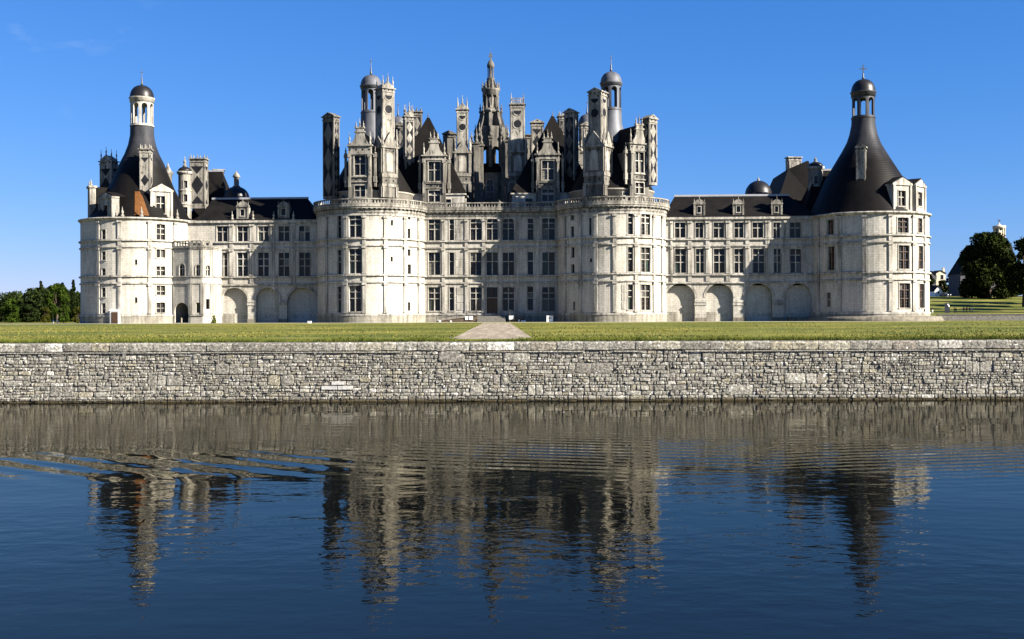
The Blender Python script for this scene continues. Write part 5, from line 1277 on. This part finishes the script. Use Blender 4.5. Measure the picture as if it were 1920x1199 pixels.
# two fresh pale repair blocks
for px0, px1, y0, y1 in ((603, 633, 723.5, 731), (634, 662, 723.5, 731), (622, 645, 715, 722)):
    p0, p1 = world_at(px0, y1, WALL_Y), world_at(px1, y0, WALL_Y); mb = MB(); box(mb, p0.x + .012, p1.x - .012, WALL_Y - .10, WALL_Y - .01, p0.z + .012, p1.z - .012)
    wpart(mb.build('repair_block', 'pale_block', None, None, "fresh pale repair block low in the old wall"))

# ------------------------------------------------------------------ grass along the wall lip and over the lawn
def blades(n, xr, yr, hr, wid, name, dens=None):
    r = random.Random(5); mb = MB(); vs, fs = [], []
    while len(fs) < n:
        x, y = r.uniform(*xr), yr[0] + (yr[1] - yr[0]) * r.random() ** 1.8
        if pl[0][0] + .4 < x < pr[0][0] - .4 and y > WALL_Y + 1.5 and r.random() < .93: continue
        h = r.uniform(*hr) * (1.0 + .5 * math.sin(x * .9) * math.sin(x * .31 + 2) + .6 * max(0, math.sin(x * 2.3 + 1.7 * math.sin(x * .7))) ** 4) * (1.25 if y < WALL_Y + 1 else .7); a = r.uniform(0, 2 * PI); lx, ly = r.gauss(0, .35) * h, r.gauss(0, .3) * h
        h = max(h, .03); k = len(vs); vs += [(x - math.cos(a) * wid, y - math.sin(a) * wid, -.02), (x + math.cos(a) * wid, y + math.sin(a) * wid, -.02), (x + lx, y + ly, h)]; fs.append((k, k + 1, k + 2))
    mb.add(vs, fs); return mb.build(name, 'blade', None, 'stuff')
blades(60000, (-31, 31), (WALL_Y + .30, WALL_Y + 6.0), (.04, .15), .013, 'grass')

def tufts(n):
    r = random.Random(8); mb = MB(); vs, fs = [], []
    while len(fs) < n:
        y = WALL_Y + 4 + 120 * r.random() ** 1.6; x = r.uniform(-.5, .5) * y
        f = (y - pl[0][1]) / (pl[1][1] - pl[0][1]); xa, xb = lerp(pl[0], pl[1], f)[0], lerp(pr[0], pr[1], f)[0]
        if xa - .1 < x < xb + .1: continue
        if math.sin(x * .23 + 1.3 * math.sin(y * .11)) + math.sin(y * .37 + x * .05) + r.gauss(0, .8) < .1: continue
        h = r.uniform(.04, .11); a = r.uniform(0, 2 * PI); wd = r.uniform(.02, .06); k = len(vs)
        vs += [(x - math.cos(a) * wd, y - math.sin(a) * wd, -.01), (x + math.cos(a) * wd, y + math.sin(a) * wd, -.01), (x + r.gauss(0, .05), y + r.gauss(0, .05), h)]; fs.append((k, k + 1, k + 2))
    mb.add(vs, fs); return mb.build('grass', 'blade_dry', None, 'stuff')
tufts(22000)
# ------------------------------------------------------------------ trees
def leaves(mb, pts_fn, n, size, r, mat=0):
    vs, fs = [], []
    for _ in range(n):
        p = pts_fn(); s = size * r.uniform(.6, 1.35)
        a = Vector((r.gauss(0, 1), r.gauss(0, 1), r.gauss(0, 1))).normalized(); b = a.cross(Vector((r.gauss(0, 1), r.gauss(0, 1), r.gauss(0, 1)))).normalized()
        k = len(vs); vs += [tuple(p - a * s), tuple(p + b * s * .6), tuple(p + a * s), tuple(p - b * s * .6)]; fs.append((k, k + 1, k + 2, k + 3))
    mb.add(vs, fs, mat)
def crown_points(r, clumps):
    tot = [c[3] ** 2 for c in clumps]
    def f():
        c = r.choices(clumps, tot)[0]; d = Vector((r.gauss(0, 1), r.gauss(0, 1), r.gauss(0, 1))).normalized(); q = c[3] * (r.random() ** .35)
        return Vector((c[0] + d.x * q, c[1] + d.y * q, c[2] + d.z * q * c[4]))
    return f
def limb(mb, p, q, r0, r1, n=7):
    p, q = Vector(p), Vector(q); d = (q - p).normalized(); a = d.orthogonal().normalized(); b = d.cross(a); vs = []
    for c, rr in ((p, r0), (q, r1)):
        for i in range(n): vs.append(tuple(c + (a * math.cos(2 * PI * i / n) + b * math.sin(2 * PI * i / n)) * rr))
    mb.add(vs, [(i, (i + 1) % n, n + (i + 1) % n, n + i) for i in range(n)] + [tuple(range(2 * n - 1, n - 1, -1))], 0, None, True)
def tree(name, px, py, y, h_px, w_px, leafmat, label, n=4000, leaf=.35, shape='round', seed=1, group=None, cat='tree', base_frac=.12, nc=26):
    r = random.Random(seed); base = world_at(px, py, y); H = h_px * y / F; Wd = w_px * y / F
    t = empty(name, (base.x, base.y, ground_z(base.x, base.y, base.z) - .05)); tag(t, label, cat, group)
    tr = MB(); zf = H * (.35 if shape != 'poplar' else .6)
    limb(tr, (0, 0, -.6), (.0, 0, zf), Wd * .05 + .1, Wd * .028 + .06)
    clumps = []
    if shape == 'round':
        for k in range(nc):
            a = r.uniform(0, 2 * PI); e = r.uniform(-.9, 1.0); rad = math.sqrt(max(0, 1 - max(0, e) ** 2)) * r.uniform(.35, .82)
            cz = H * (base_frac + (1 - base_frac) / 2) + e * H * (1 - base_frac) * .40
            c = (rad * math.cos(a) * Wd / 2, rad * math.sin(a) * Wd / 2, cz, Wd * r.uniform(.11, .19), .8); clumps.append(c)
            limb(tr, (0, 0, zf * r.uniform(.6, 1)), (c[0] * .8, c[1] * .8, c[2]), Wd * .018, Wd * .004, 5)
        if base_frac < .05:
            for k in range(14):
                a = r.uniform(0, 2 * PI); q_ = r.uniform(.2, .42) * Wd; clumps.append((q_ * math.cos(a), q_ * math.sin(a), H * r.uniform(.06, .2), Wd * r.uniform(.12, .17), .7))
    elif shape == 'poplar':
        for k in range(22):
            f = k / 21; rr = Wd / 2 * math.sin(PI * (.1 + .86 * f)) ** .7; a = r.uniform(0, 2 * PI)
            c = (rr * .45 * math.cos(a), rr * .45 * math.sin(a), H * (.14 + .82 * f), max(.3, rr * .62), 1.5); clumps.append(c)
            limb(tr, (0, 0, c[2] * .8), (c[0], c[1], c[2]), .1, .03, 5)
    tr.build('trunk', 'bark', t)
    cr_ = MB(); leaves(cr_, crown_points(r, clumps), n, leaf, r); cr_.build('crown', leafmat, t)
    return t
# distant wood on the left
def wood():
    r = random.Random(21); cl = []
    for k in range(190):
        px = r.uniform(-330, 300); y = r.uniform(345, 420)
        prof = [(-330, 548), (0, 545), (30, 549), (60, 550), (72, 540), (85, 538), (135, 545), (160, 546), (300, 546)]
        top = next(b[1] * ((px - a[0]) / (b[0] - a[0])) + a[1] * (1 - (px - a[0]) / (b[0] - a[0])) for a, b in zip(prof, prof[1:]) if a[0] <= px <= b[0]) + r.uniform(0, 4)
        zt = world_at(px, top, y).z; x = world_at(px, 560, y).x; R0 = r.uniform(2.2, 3.6)
        z = zt - R0 * .8
        while z > 0: cl.append((x + r.uniform(-2, 2), y + r.uniform(-4, 3) - (zt - z) * .35, z, R0 * r.uniform(.85, 1.3), .8)); z -= r.uniform(2.2, 3.2)
    mb = MB(); leaves(mb, crown_points(r, cl), 90000, .5, r); mb.build('woodland', 'leaf_forest', None, 'stuff')['label'] = "dark dense wood beyond the lawn"
wood()
tree('broadleaf_tree', 107, 600, 330, 68, 46, 'leaf_mid', "bright green rounded tree standing out of the dark wood", 9000, .34, seed=3)
tree('poplar_tree', 77, 603, 350, 76, 13, 'leaf_forest', "dark slim poplar left of the bright rounded tree", 3000, .36, 'poplar', 4)
tree('poplar_tree', 137.5, 603, 350, 79, 10, 'leaf_forest', "dark slim poplar closest to the corner tower", 3000, .34, 'poplar', 5)
tree('broadleaf_tree', 118, 600, 372, 70, 14, 'leaf_forest', "dark treetop rising behind the bright rounded tree", 1300, .5, 'poplar', 6)
for i, (px, y, h, w, mt, lab) in enumerate(((22, 312, 46, 36, 'leaf_mid', "large green bush at the left end of the wood"), (85, 300, 30, 22, 'leaf_yellow', "yellowish bush below the poplar"), (120, 300, 34, 22, 'leaf_mid', "green bush below the bright rounded tree"), (146, 290, 30, 24, 'leaf_yellow', "yellowish bush next to the corner tower"), (55, 315, 34, 26, 'leaf_forest', "dark bush between the green and yellowish bushes"))):
    tree('bush', px, 604, y, h, w, mt, lab, 4200, .26, seed=30 + i, cat='bush', base_frac=.02)
# right: big dark trees
tree('broadleaf_tree', 1854, 562, 400, 126, 104, 'leaf_dark', "huge dark rounded tree in front of the church", 42000, .44, seed=41, base_frac=.01, nc=64)
tree('broadleaf_tree', 1925, 562, 415, 98, 50, 'leaf_dark', "dark tree cut by the right edge of the photo", 16000, .42, seed=42, base_frac=.03, nc=40)
tree('broadleaf_tree', 1741, 556, 440, 44, 22, 'leaf_dark', "dark tree peeping out beside the corner tower", 2600, .5, seed=43, base_frac=.04)
tree('broadleaf_tree', 1783, 550, 520, 52, 16, 'leaf_dark', "small tree showing left of the church roof", 1500, .5, seed=44, base_frac=.1)
for i, (x_, y_, h_, w_) in enumerate(((150, 300, 24, 15), (163, 318, 26, 16), (158, 345, 22, 16), (176, 360, 25, 17), (134, 262, 22, 15), (145, 281, 24, 15))):
    px_ = 960 + F * x_ / y_
    tree('broadleaf_tree', px_, 585 - (y_ - 300) * .18, y_, h_ * F / y_, w_ * F / y_, 'leaf_dark', "dark tree of the row whose shadows stripe the far lawn", 3500, .7, seed=60 + i, base_frac=.1, group='trees shading the far lawn')
tree('bush', 1768, 553, 437, 33, 20, 'leaf_dark', "rounded dark bush beside the church wall", 2200, .45, seed=45, cat='bush', base_frac=.02)
tree('bush', 401, 607, 200, 16, 10, 'ivy', "small shrub at the corner of stair pavilion and wing", 900, .12, seed=46, cat='bush', base_frac=.02)

# ------------------------------------------------------------------ village on the right
def wbox(mb, c, sx, sy, z0, z1, mat=0): box(mb, c[0] - sx, c[0] + sx, c[1] - sy, c[1] + sy, z0, z1, mat)
church_y = 455
pc = world_at(1812, 552, church_y); ch = empty('church', (pc.x, church_y, pc.z - 2)); tag(ch, "grey church with steep dark roof and slim lantern tower behind the huge tree", "church")
def lx(px, y=church_y): return world_at(px, 550, y).x - pc.x
def lz(py, y=church_y, px=1850): return world_at(px, py, y).z - (pc.z - 2)
mb = MB(); box(mb, lx(1801), lx(1905), 0, 12.4, -4, lz(514)); mb.build('wall', 'grey_plaster', ch)
mb = MB(); e0, e1 = lx(1800), lx(1910); ze = lz(514); zr = lz(458); mb.add([(e0, -.6, ze), (e1, -.6, ze), (e1, 13, ze), (e0, 13, ze), (lx(1824), 6.2, zr), (e1, 6.2, zr)], [(0, 1, 5, 4), (1, 2, 5), (2, 3, 4, 5), (3, 0, 4), (0, 3, 2, 1)]); mb.build('roof', 'slate', ch)
mb = MB(); cx = lx(1886); lathe(mb, cx, 6, [(3.0, ze), (3.0, lz(474)), (4.2, lz(472)), (4.2, lz(468)), (3.2, lz(466)), (3.9, lz(463)), (3.4, lz(460))], 20); tw = mb.build('tower', 'tan_plaster', ch)
mb = MB(); lathe(mb, cx, 6, [(1.2, lz(460)), (1.2, lz(425))], 14); lathe(mb, cx, 6, [(2.5, lz(427)), (2.6, lz(424)), (2.5, lz(422)), (1.0, lz(421)), (.25, lz(418)), (.2, lz(416))], 20)
mb.build('bell_stage', 'tan_plaster', tw)
for k in range(8):
    a = PI / 4 * k + .3; m2 = MB(); lathe(m2, cx + 2.05 * math.sin(a), 6 - 2.05 * math.cos(a), [(.42, lz(460)), (.34, lz(458)), (.32, lz(429)), (.45, lz(426.5))], 8); m2.build('column', 'tan_plaster', tw)
mb = MB(); box(mb, cx - .12, cx + .12, 5.9, 6.1, lz(417), lz(409)); box(mb, cx - .8, cx + .8, 5.9, 6.1, lz(412.5), lz(411.2)); mb.build('cross', 'iron', tw)
def house(px0, px1, py0, py_eave, py_top, y, depth, wallm, label, chimney_px=None, wins=()):
    c = world_at((px0 + px1) / 2, py0, y); o = empty('house', (c.x, y, c.z)); tag(o, label, 'house'); k = y / F
    hw = (px1 - px0) / 2 * k; ze = (py0 - py_eave) * k; zr = (py0 - py_top) * k
    mb = MB(); mb.add([(-hw, 0, -1), (hw, 0, -1), (hw, 0, ze), (0, 0, zr), (-hw, 0, ze), (-hw, depth, -1), (hw, depth, -1), (hw, depth, ze), (0, depth, zr), (-hw, depth, ze)], [(0, 1, 2, 3, 4), (9, 8, 7, 6, 5), (0, 4, 9, 5), (1, 6, 7, 2)]); mb.build('wall', wallm, o)
    r = MB(); S = Face(0, 0, 0); sprism(r, S, [(-hw - .3, ze - .15), (0, zr + .1), (hw + .3, ze - .15), (hw + .3, ze + .15), (0, zr + .4), (-hw - .3, ze + .15)], -depth - .3, .3); r.build('roof', 'slate', o)
    for a, b, c_, d in wins:
        w = MB(); sbox(w, S, a, b, c_, d, .003, .06); f = w.build('window', 'white_paint', o); g = MB(); sbox(g, S, a + .08, b - .08, c_ + .08, d - .08, .062, .08); g.build('pane', 'glass', f)
    if chimney_px: m2 = MB(); S3 = Face(chimney_px, depth * .5, 0); sbox(m2, S3, -.5, .5, ze, zr + 1.6, -.4, .4); sbox(m2, S3, -.6, .6, zr + 1.6, zr + 1.8, -.5, .5); m2.build('chimney', wallm, o)
    return o
house(1752.5, 1767, 554.5, 546, 537, 428, 9, 'white_plaster', "small white gabled house beside the dark bush", None, ((-.3, .4, .5, 1.5),))
house(1755.5, 1773, 535, 513, 508.5, 560, 9, 'tan_plaster', "tan house with wide roof seen above the dark bush", 3.0, ((-3.6, -2.0, 2.8, 5.2), (-.2, 1.4, 2.8, 5.2)))
house(1741, 1754, 540, 516, 510, 545, 8, 'grey_plaster', "dark roofed house right behind the corner tower", -1.5)
# parked car below the white house
def car(px, py, y, rz, label):
    p = world_at(px, py, y); o = empty('parked_car', (p.x, y, hgt(p.x, y)), rz); tag(o, label, 'car')
    S = Face(0, 0, 0); b = MB(); sprism(b, S, [(-2.1, .35), (2.1, .35), (2.15, .8), (1.9, .95), (.9, 1.0), (-1.9, 1.0), (-2.15, .85)], -.85, .85); b.build('body', 'car_black', o)
    g = MB(); sprism(g, S, [(-1.7, 1.0), (.85, 1.0), (.3, 1.5), (-1.3, 1.5)], -.75, .75); g.build('cabin', 'car_glass', o)
    rf = MB(); sbox(rf, S, -1.28, .28, 1.5, 1.56, -.72, .72); rf.build('roof', 'car_black', o)
    for x in (-1.35, 1.35):
        for yy in (-.86, .66):
            w = MB(); vs = [(x + .33 * math.cos(2 * PI * i / 14), yy + q, .33 + .33 * math.sin(2 * PI * i / 14)) for q in (0, .2) for i in range(14)]
            w.add(vs, [(i, (i + 1) % 14, 14 + (i + 1) % 14, 14 + i) for i in range(14)] + [tuple(range(14)), tuple(range(27, 13, -1))]); w.build('wheel', 'rubber', o)
    for yy in (-.6, .6): l = MB(); box(l, 2.1, 2.19, yy - .18, yy + .18, .62, .8); l.build('headlight', 'lamp_white', o)
car(1772.5, 554, 420, R_(-70), "dark parked car with pale headlights below the white house")

# low retaining wall right of the apron
a = world_at(1758, 600, 203); lw = MB(); p0 = Vector((a.x, 203, 0)); p1 = Vector((160, 196, 0)); d = (p1 - p0).normalized(); nn = Vector((-d.y, d.x, 0))
def quadprism(mb, p, q, t, z0, z1): c = [p, q, q + nn * t, p + nn * t]; mb.add([(v.x, v.y, z) for z in (z0, z1) for v in c], [(0, 3, 2, 1), (4, 5, 6, 7), (0, 1, 5, 4), (1, 2, 6, 5), (2, 3, 7, 6), (3, 0, 4, 7)])
lwo = empty('low_wall', (p0.x, p0.y, 0)); tag(lwo, "long low grey wall in shadow running right from the corner tower", "wall")
quadprism(lw, Vector((0, 0, 0)), p1 - p0, .6, -.3, 1.05); lw.build('wall_body', 'mortar', lwo)
L = (p1 - p0).length; k = 0; cps = None
while k * 2.4 < L - 2.4:
    m2 = MB(); quadprism(m2, d * (k * 2.4 + .02) - nn * .08, d * (k * 2.4 + 2.38) - nn * .08, .76, 1.052, 1.17); m2.build('coping_slab', 'stone_step', lwo); k += 1

# people beyond the low wall
def person(px, py, y, h_px, top, bottom, label, pose='stand', rz=0.0, seed=0):
    p = world_at(px, py, y); k = h_px * y / F / 1.72
    J = {'pelvis': (0, 0, .92), 'chest': (0, 0, 1.28), 'neck': (0, 0, 1.47), 'head': (0, -.02, 1.60), 'crown': (0, 0, 1.70)}
    sw = {'stand': 0.05, 'walk': .2}[pose]
    for s, n in ((-1, 'l'), (1, 'r')):
        J['hip' + n] = (s * .09, 0, .88); J['knee' + n] = (s * .1, -s * sw * .7, .48); J['ank' + n] = (s * .1, s * -sw, .08); J['toe' + n] = (s * .11, s * -sw - .16, .03)
        J['sh' + n] = (s * .17, 0, 1.40); J['elb' + n] = (s * .24, .03 + s * sw * .4, 1.13); J['wri' + n] = (s * .23, -.06 + s * sw, .90); J['hand' + n] = (s * .23, -.09 + s * sw, .80)
    rad = {'pelvis': .14, 'chest': .15, 'neck': .055, 'head': .095, 'crown': .07, 'hip': .09, 'knee': .06, 'ank': .045, 'toe': .04, 'sh': .065, 'elb': .045, 'wri': .033, 'hand': .035}
    E = [('pelvis', 'chest'), ('chest', 'neck'), ('neck', 'head'), ('head', 'crown')]
    for n in 'lr': E += [('pelvis', 'hip' + n), ('hip' + n, 'knee' + n), ('knee' + n, 'ank' + n), ('ank' + n, 'toe' + n), ('chest', 'sh' + n), ('sh' + n, 'elb' + n), ('elb' + n, 'wri' + n), ('wri' + n, 'hand' + n)]
    names = list(J); me = bpy.data.meshes.new('person'); me.from_pydata([J[n] for n in names], [(names.index(a), names.index(b)) for a, b in E], [])
    o = bpy.data.objects.new('person', me); COL.objects.link(o); sk = o.modifiers.new('skin', 'SKIN'); ss = o.modifiers.new('sub', 'SUBSURF'); ss.levels = ss.render_levels = 1
    for i, n in enumerate(names):
        r_ = rad.get(n, rad.get(n[:-1], .05)); me.skin_vertices[0].data[i].radius = (r_, r_ * (.8 if n in ('pelvis', 'chest') else 1)); me.skin_vertices[0].data[i].use_root = (n == 'pelvis')
    dg = bpy.context.evaluated_depsgraph_get(); m2 = bpy.data.meshes.new_from_object(o.evaluated_get(dg)); o.modifiers.clear(); o.data = m2; bpy.data.meshes.remove(me); m2.name = 'person'
    m2.materials.clear()
    for q in ('skin', top, bottom, 'rubber'): m2.materials.append(MATS[q])
    for f in m2.polygons:
        z = f.center.z; f.material_index = 3 if z < .09 else 2 if z < .93 and abs(f.center.x) < .19 else 1 if z < 1.46 and z > .94 and True else 0; f.use_smooth = True
    hr = MB(); lathe(hr, 0, .015, [(.10, 1.56), (.112, 1.64), (.09, 1.72), (.03, 1.76)], 12); hair = hr.build('hair', 'hair', o)
    o.location = (p.x, p.y, ground_z(p.x, p.y, p.z) - .02); o.scale = (k, k, k); o.rotation_euler = (0, 0, rz); tag(o, label, 'person')
    return o
PY = 292
person(1807, 588, PY, 12, 'cloth_grey', 'cloth_grey', "person in grey clothes at the left end of the standing group", 'stand', .3)
person(1812.5, 588.5, PY, 12.5, 'cloth_red', 'cloth_black', "person in a red top within the standing group", 'stand', -.4)
person(1818.5, 588.5, PY, 12.5, 'cloth_black', 'cloth_blue', "person in black between the red and the white tops", 'walk', .8)
person(1822.5, 588.5, PY, 12, 'cloth_white', 'cloth_tan', "person in a white top at the right end of the standing group", 'walk', 1.2)
person(1789.5, 587.5, PY, 11, 'cloth_tan', 'cloth_black', "person in a tan top alone right of the information sign", 'walk', -1.0)
person(1792.5, 588, PY, 10.5, 'cloth_black', 'cloth_tan', "person in a black top close beside the tan one", 'stand', -.3)
person(1748.5, 588.5, PY, 11.5, 'cloth_black', 'cloth_white', "person in black top and white trousers beside the tower", 'stand', .2)
# information sign
p = world_at(1776, 587.5, 286); p.z = ground_z(p.x, p.y, p.z); sg = empty('information_sign', p); tag(sg, "tall dark information sign with a pale curved picture on the lawn", "sign")
mb = MB(); box(mb, -.62, .62, -.05, .05, .1, 2.55); pn = mb.build('panel', 'sign_face', sg)
mb = MB(); sprism(mb, Face(0, -.05, 0), [(.05, 2.4), (.35, 2.3), (.55, 2.0), (.58, 1.6), (.35, 1.6), (.3, 1.95), (.1, 2.1)], .003, .012); mb.build('picture', 'white_paint', pn)
mb = MB(); box(mb, -.45, .45, -.062, -.053, 1.0, 1.06); box(mb, -.45, .45, -.062, -.053, .8, .84); mb.build('text_lines', 'grey_plaster', pn)
for x in (-.5, .5): m2 = MB(); box(m2, x - .06, x + .06, .06, .16, -.3, 2.5); m2.build('post', 'iron', sg)

# ------------------------------------------------------------------ things at the castle foot
def cst(u, v): x, y = castle_w(u, v); return (x, y, 0.0)
RZ = -math.asin(SN)
ud = (ds0 + ds1) / 2
st = empty('stone_steps', cst(ud, -1.6), RZ); tag(st, "broad stone steps leading up to the great door", "steps")
for i in range(6): m2 = MB(); box(m2, -2.6 + .0, 2.6, -2.4 + .36 * i, 1.45, .19 * i + (.002 if i else -.1), .19 * (i + 1)); m2.build('step', 'stone_step', st)
def ramp_thing(u0, u1, v, label, flip, panels):
    o = empty('access_ramp', cst((u0 + u1) / 2, v), RZ); tag(o, label, 'ramp'); hw = (u1 - u0) / 2; sg = -1 if flip else 1
    S = Face(0, 0, 0); b = MB(); lo, hi = (.12, 1.12) if not flip else (1.12, .12); sprism(b, S, [(-hw, -.05), (hw, -.05), (hw, hi), (-hw, lo)], -1.5, 0); b.build('ramp_body', 'deck_wood', o)
    n = 14
    for i in range(n):
        a, c = -hw + 2 * hw * i / n, -hw + 2 * hw * (i + 1) / n - .04; za, zc = lo + (hi - lo) * i / n + .012, lo + (hi - lo) * (i + 1) / n + .012
        m2 = MB(); sprism(m2, S, [(a, za), (c, zc), (c, zc + .05), (a, za + .05)], -1.55, .08); m2.build('plank', 'deck_wood', o)
    for i in range(5):
        s = -hw + .1 + (2 * hw - .2) * i / 4; z = lo + (hi - lo) * i / 4
        m2 = MB(); sbox(m2, S, s - .05, s + .05, z + .07, z + 1.1, -.1, 0); m2.build('post', 'iron', o)
    m2 = MB()
    for dz in (.55, 1.08): sprism(m2, S, [(-hw, lo + dz), (hw, hi + dz), (hw, hi + dz + .08), (-hw, lo + dz + .08)], -.09, -.01)
    m2.build('handrail', 'iron', o)
    for a, c, z0, z1 in panels: m2 = MB(); sbox(m2, S, a, c, z0, z1, .09, .14); m2.build('panel', 'white_paint', o)
    return o
uu = lambda px, v=-3.0: u_z(px, 595, v)[0]
ramp_thing(uu(818), uu(895), -3.2, "dark wooden access ramp with white panels left of the great door", False, ((1.6, 2.1, .45, 1.05), (2.3, 3.0, .45, 1.1), (-3.3, -2.9, .05, .4), (-1.2, -.9, .02, .3)))
ramp_thing(uu(955), uu(995), -3.2, "dark wooden access ramp in shade right of the great door", True, ((-2.0, -1.1, .5, 1.15), (-.3, -.05, .0, .45), (.2, 1.1, .02, .28)))
def white_box(px, py, y, w, h, label, top=True):
    p = world_at(px, py, y); o = empty('white_box', (p.x, y, 0), RZ); tag(o, label, 'box')
    m2 = MB(); box(m2, -w / 2, w / 2, -w / 2, w / 2, -.05, h * .92); m2.build('body', 'white_paint', o)
    m2 = MB(); box(m2, -w / 2 - .05, w / 2 + .05, -w / 2 - .05, w / 2 + .05, h * .922, h); m2.build('lid', 'white_paint', o)
    m2 = MB(); box(m2, -w * .25, w * .25, -w / 2 - .02, -w / 2 - .003, h * .55, h * .7); m2.build('vent', 'grey_plaster', o)
white_box(1031, 603, 204, 1.15, 1.15, "white box standing in the shade right of the great door")
white_box(580.5, 608, 196, .55, .35, "small low white box on the grass before the left keep tower")
def post(px, py, y, h, r, mat, label, cat='post', group=None):
    p = world_at(px, py, y); o = empty('marker_post', (p.x, y, p.z)); tag(o, label, cat, group); m2 = MB(); lathe(m2, 0, 0, [(r, -.2), (r, h * .8), (r * .8, h * .82)], 10); m2.build('shaft', mat, o); m2 = MB(); lathe(m2, 0, 0, [(r * 1.15, h * .82), (r * 1.15, h * .95), (r * .5, h)], 10); m2.build('cap', mat, o)
post(100, 605.3, 240, .62, .13, 'white_paint', "first white post before the wood, left of its twin")
post(108, 605.3, 240, .62, .13, 'white_paint', "second white post before the wood, nearer the tower")
post(536, 637.3, 64.5, .17, .02, 'iron', "thin dark stake at the lawn edge far left of the gravel path")
post(844.5, 636.8, 65, .2, .025, 'iron', "thin dark stake at the near left corner of the gravel path")
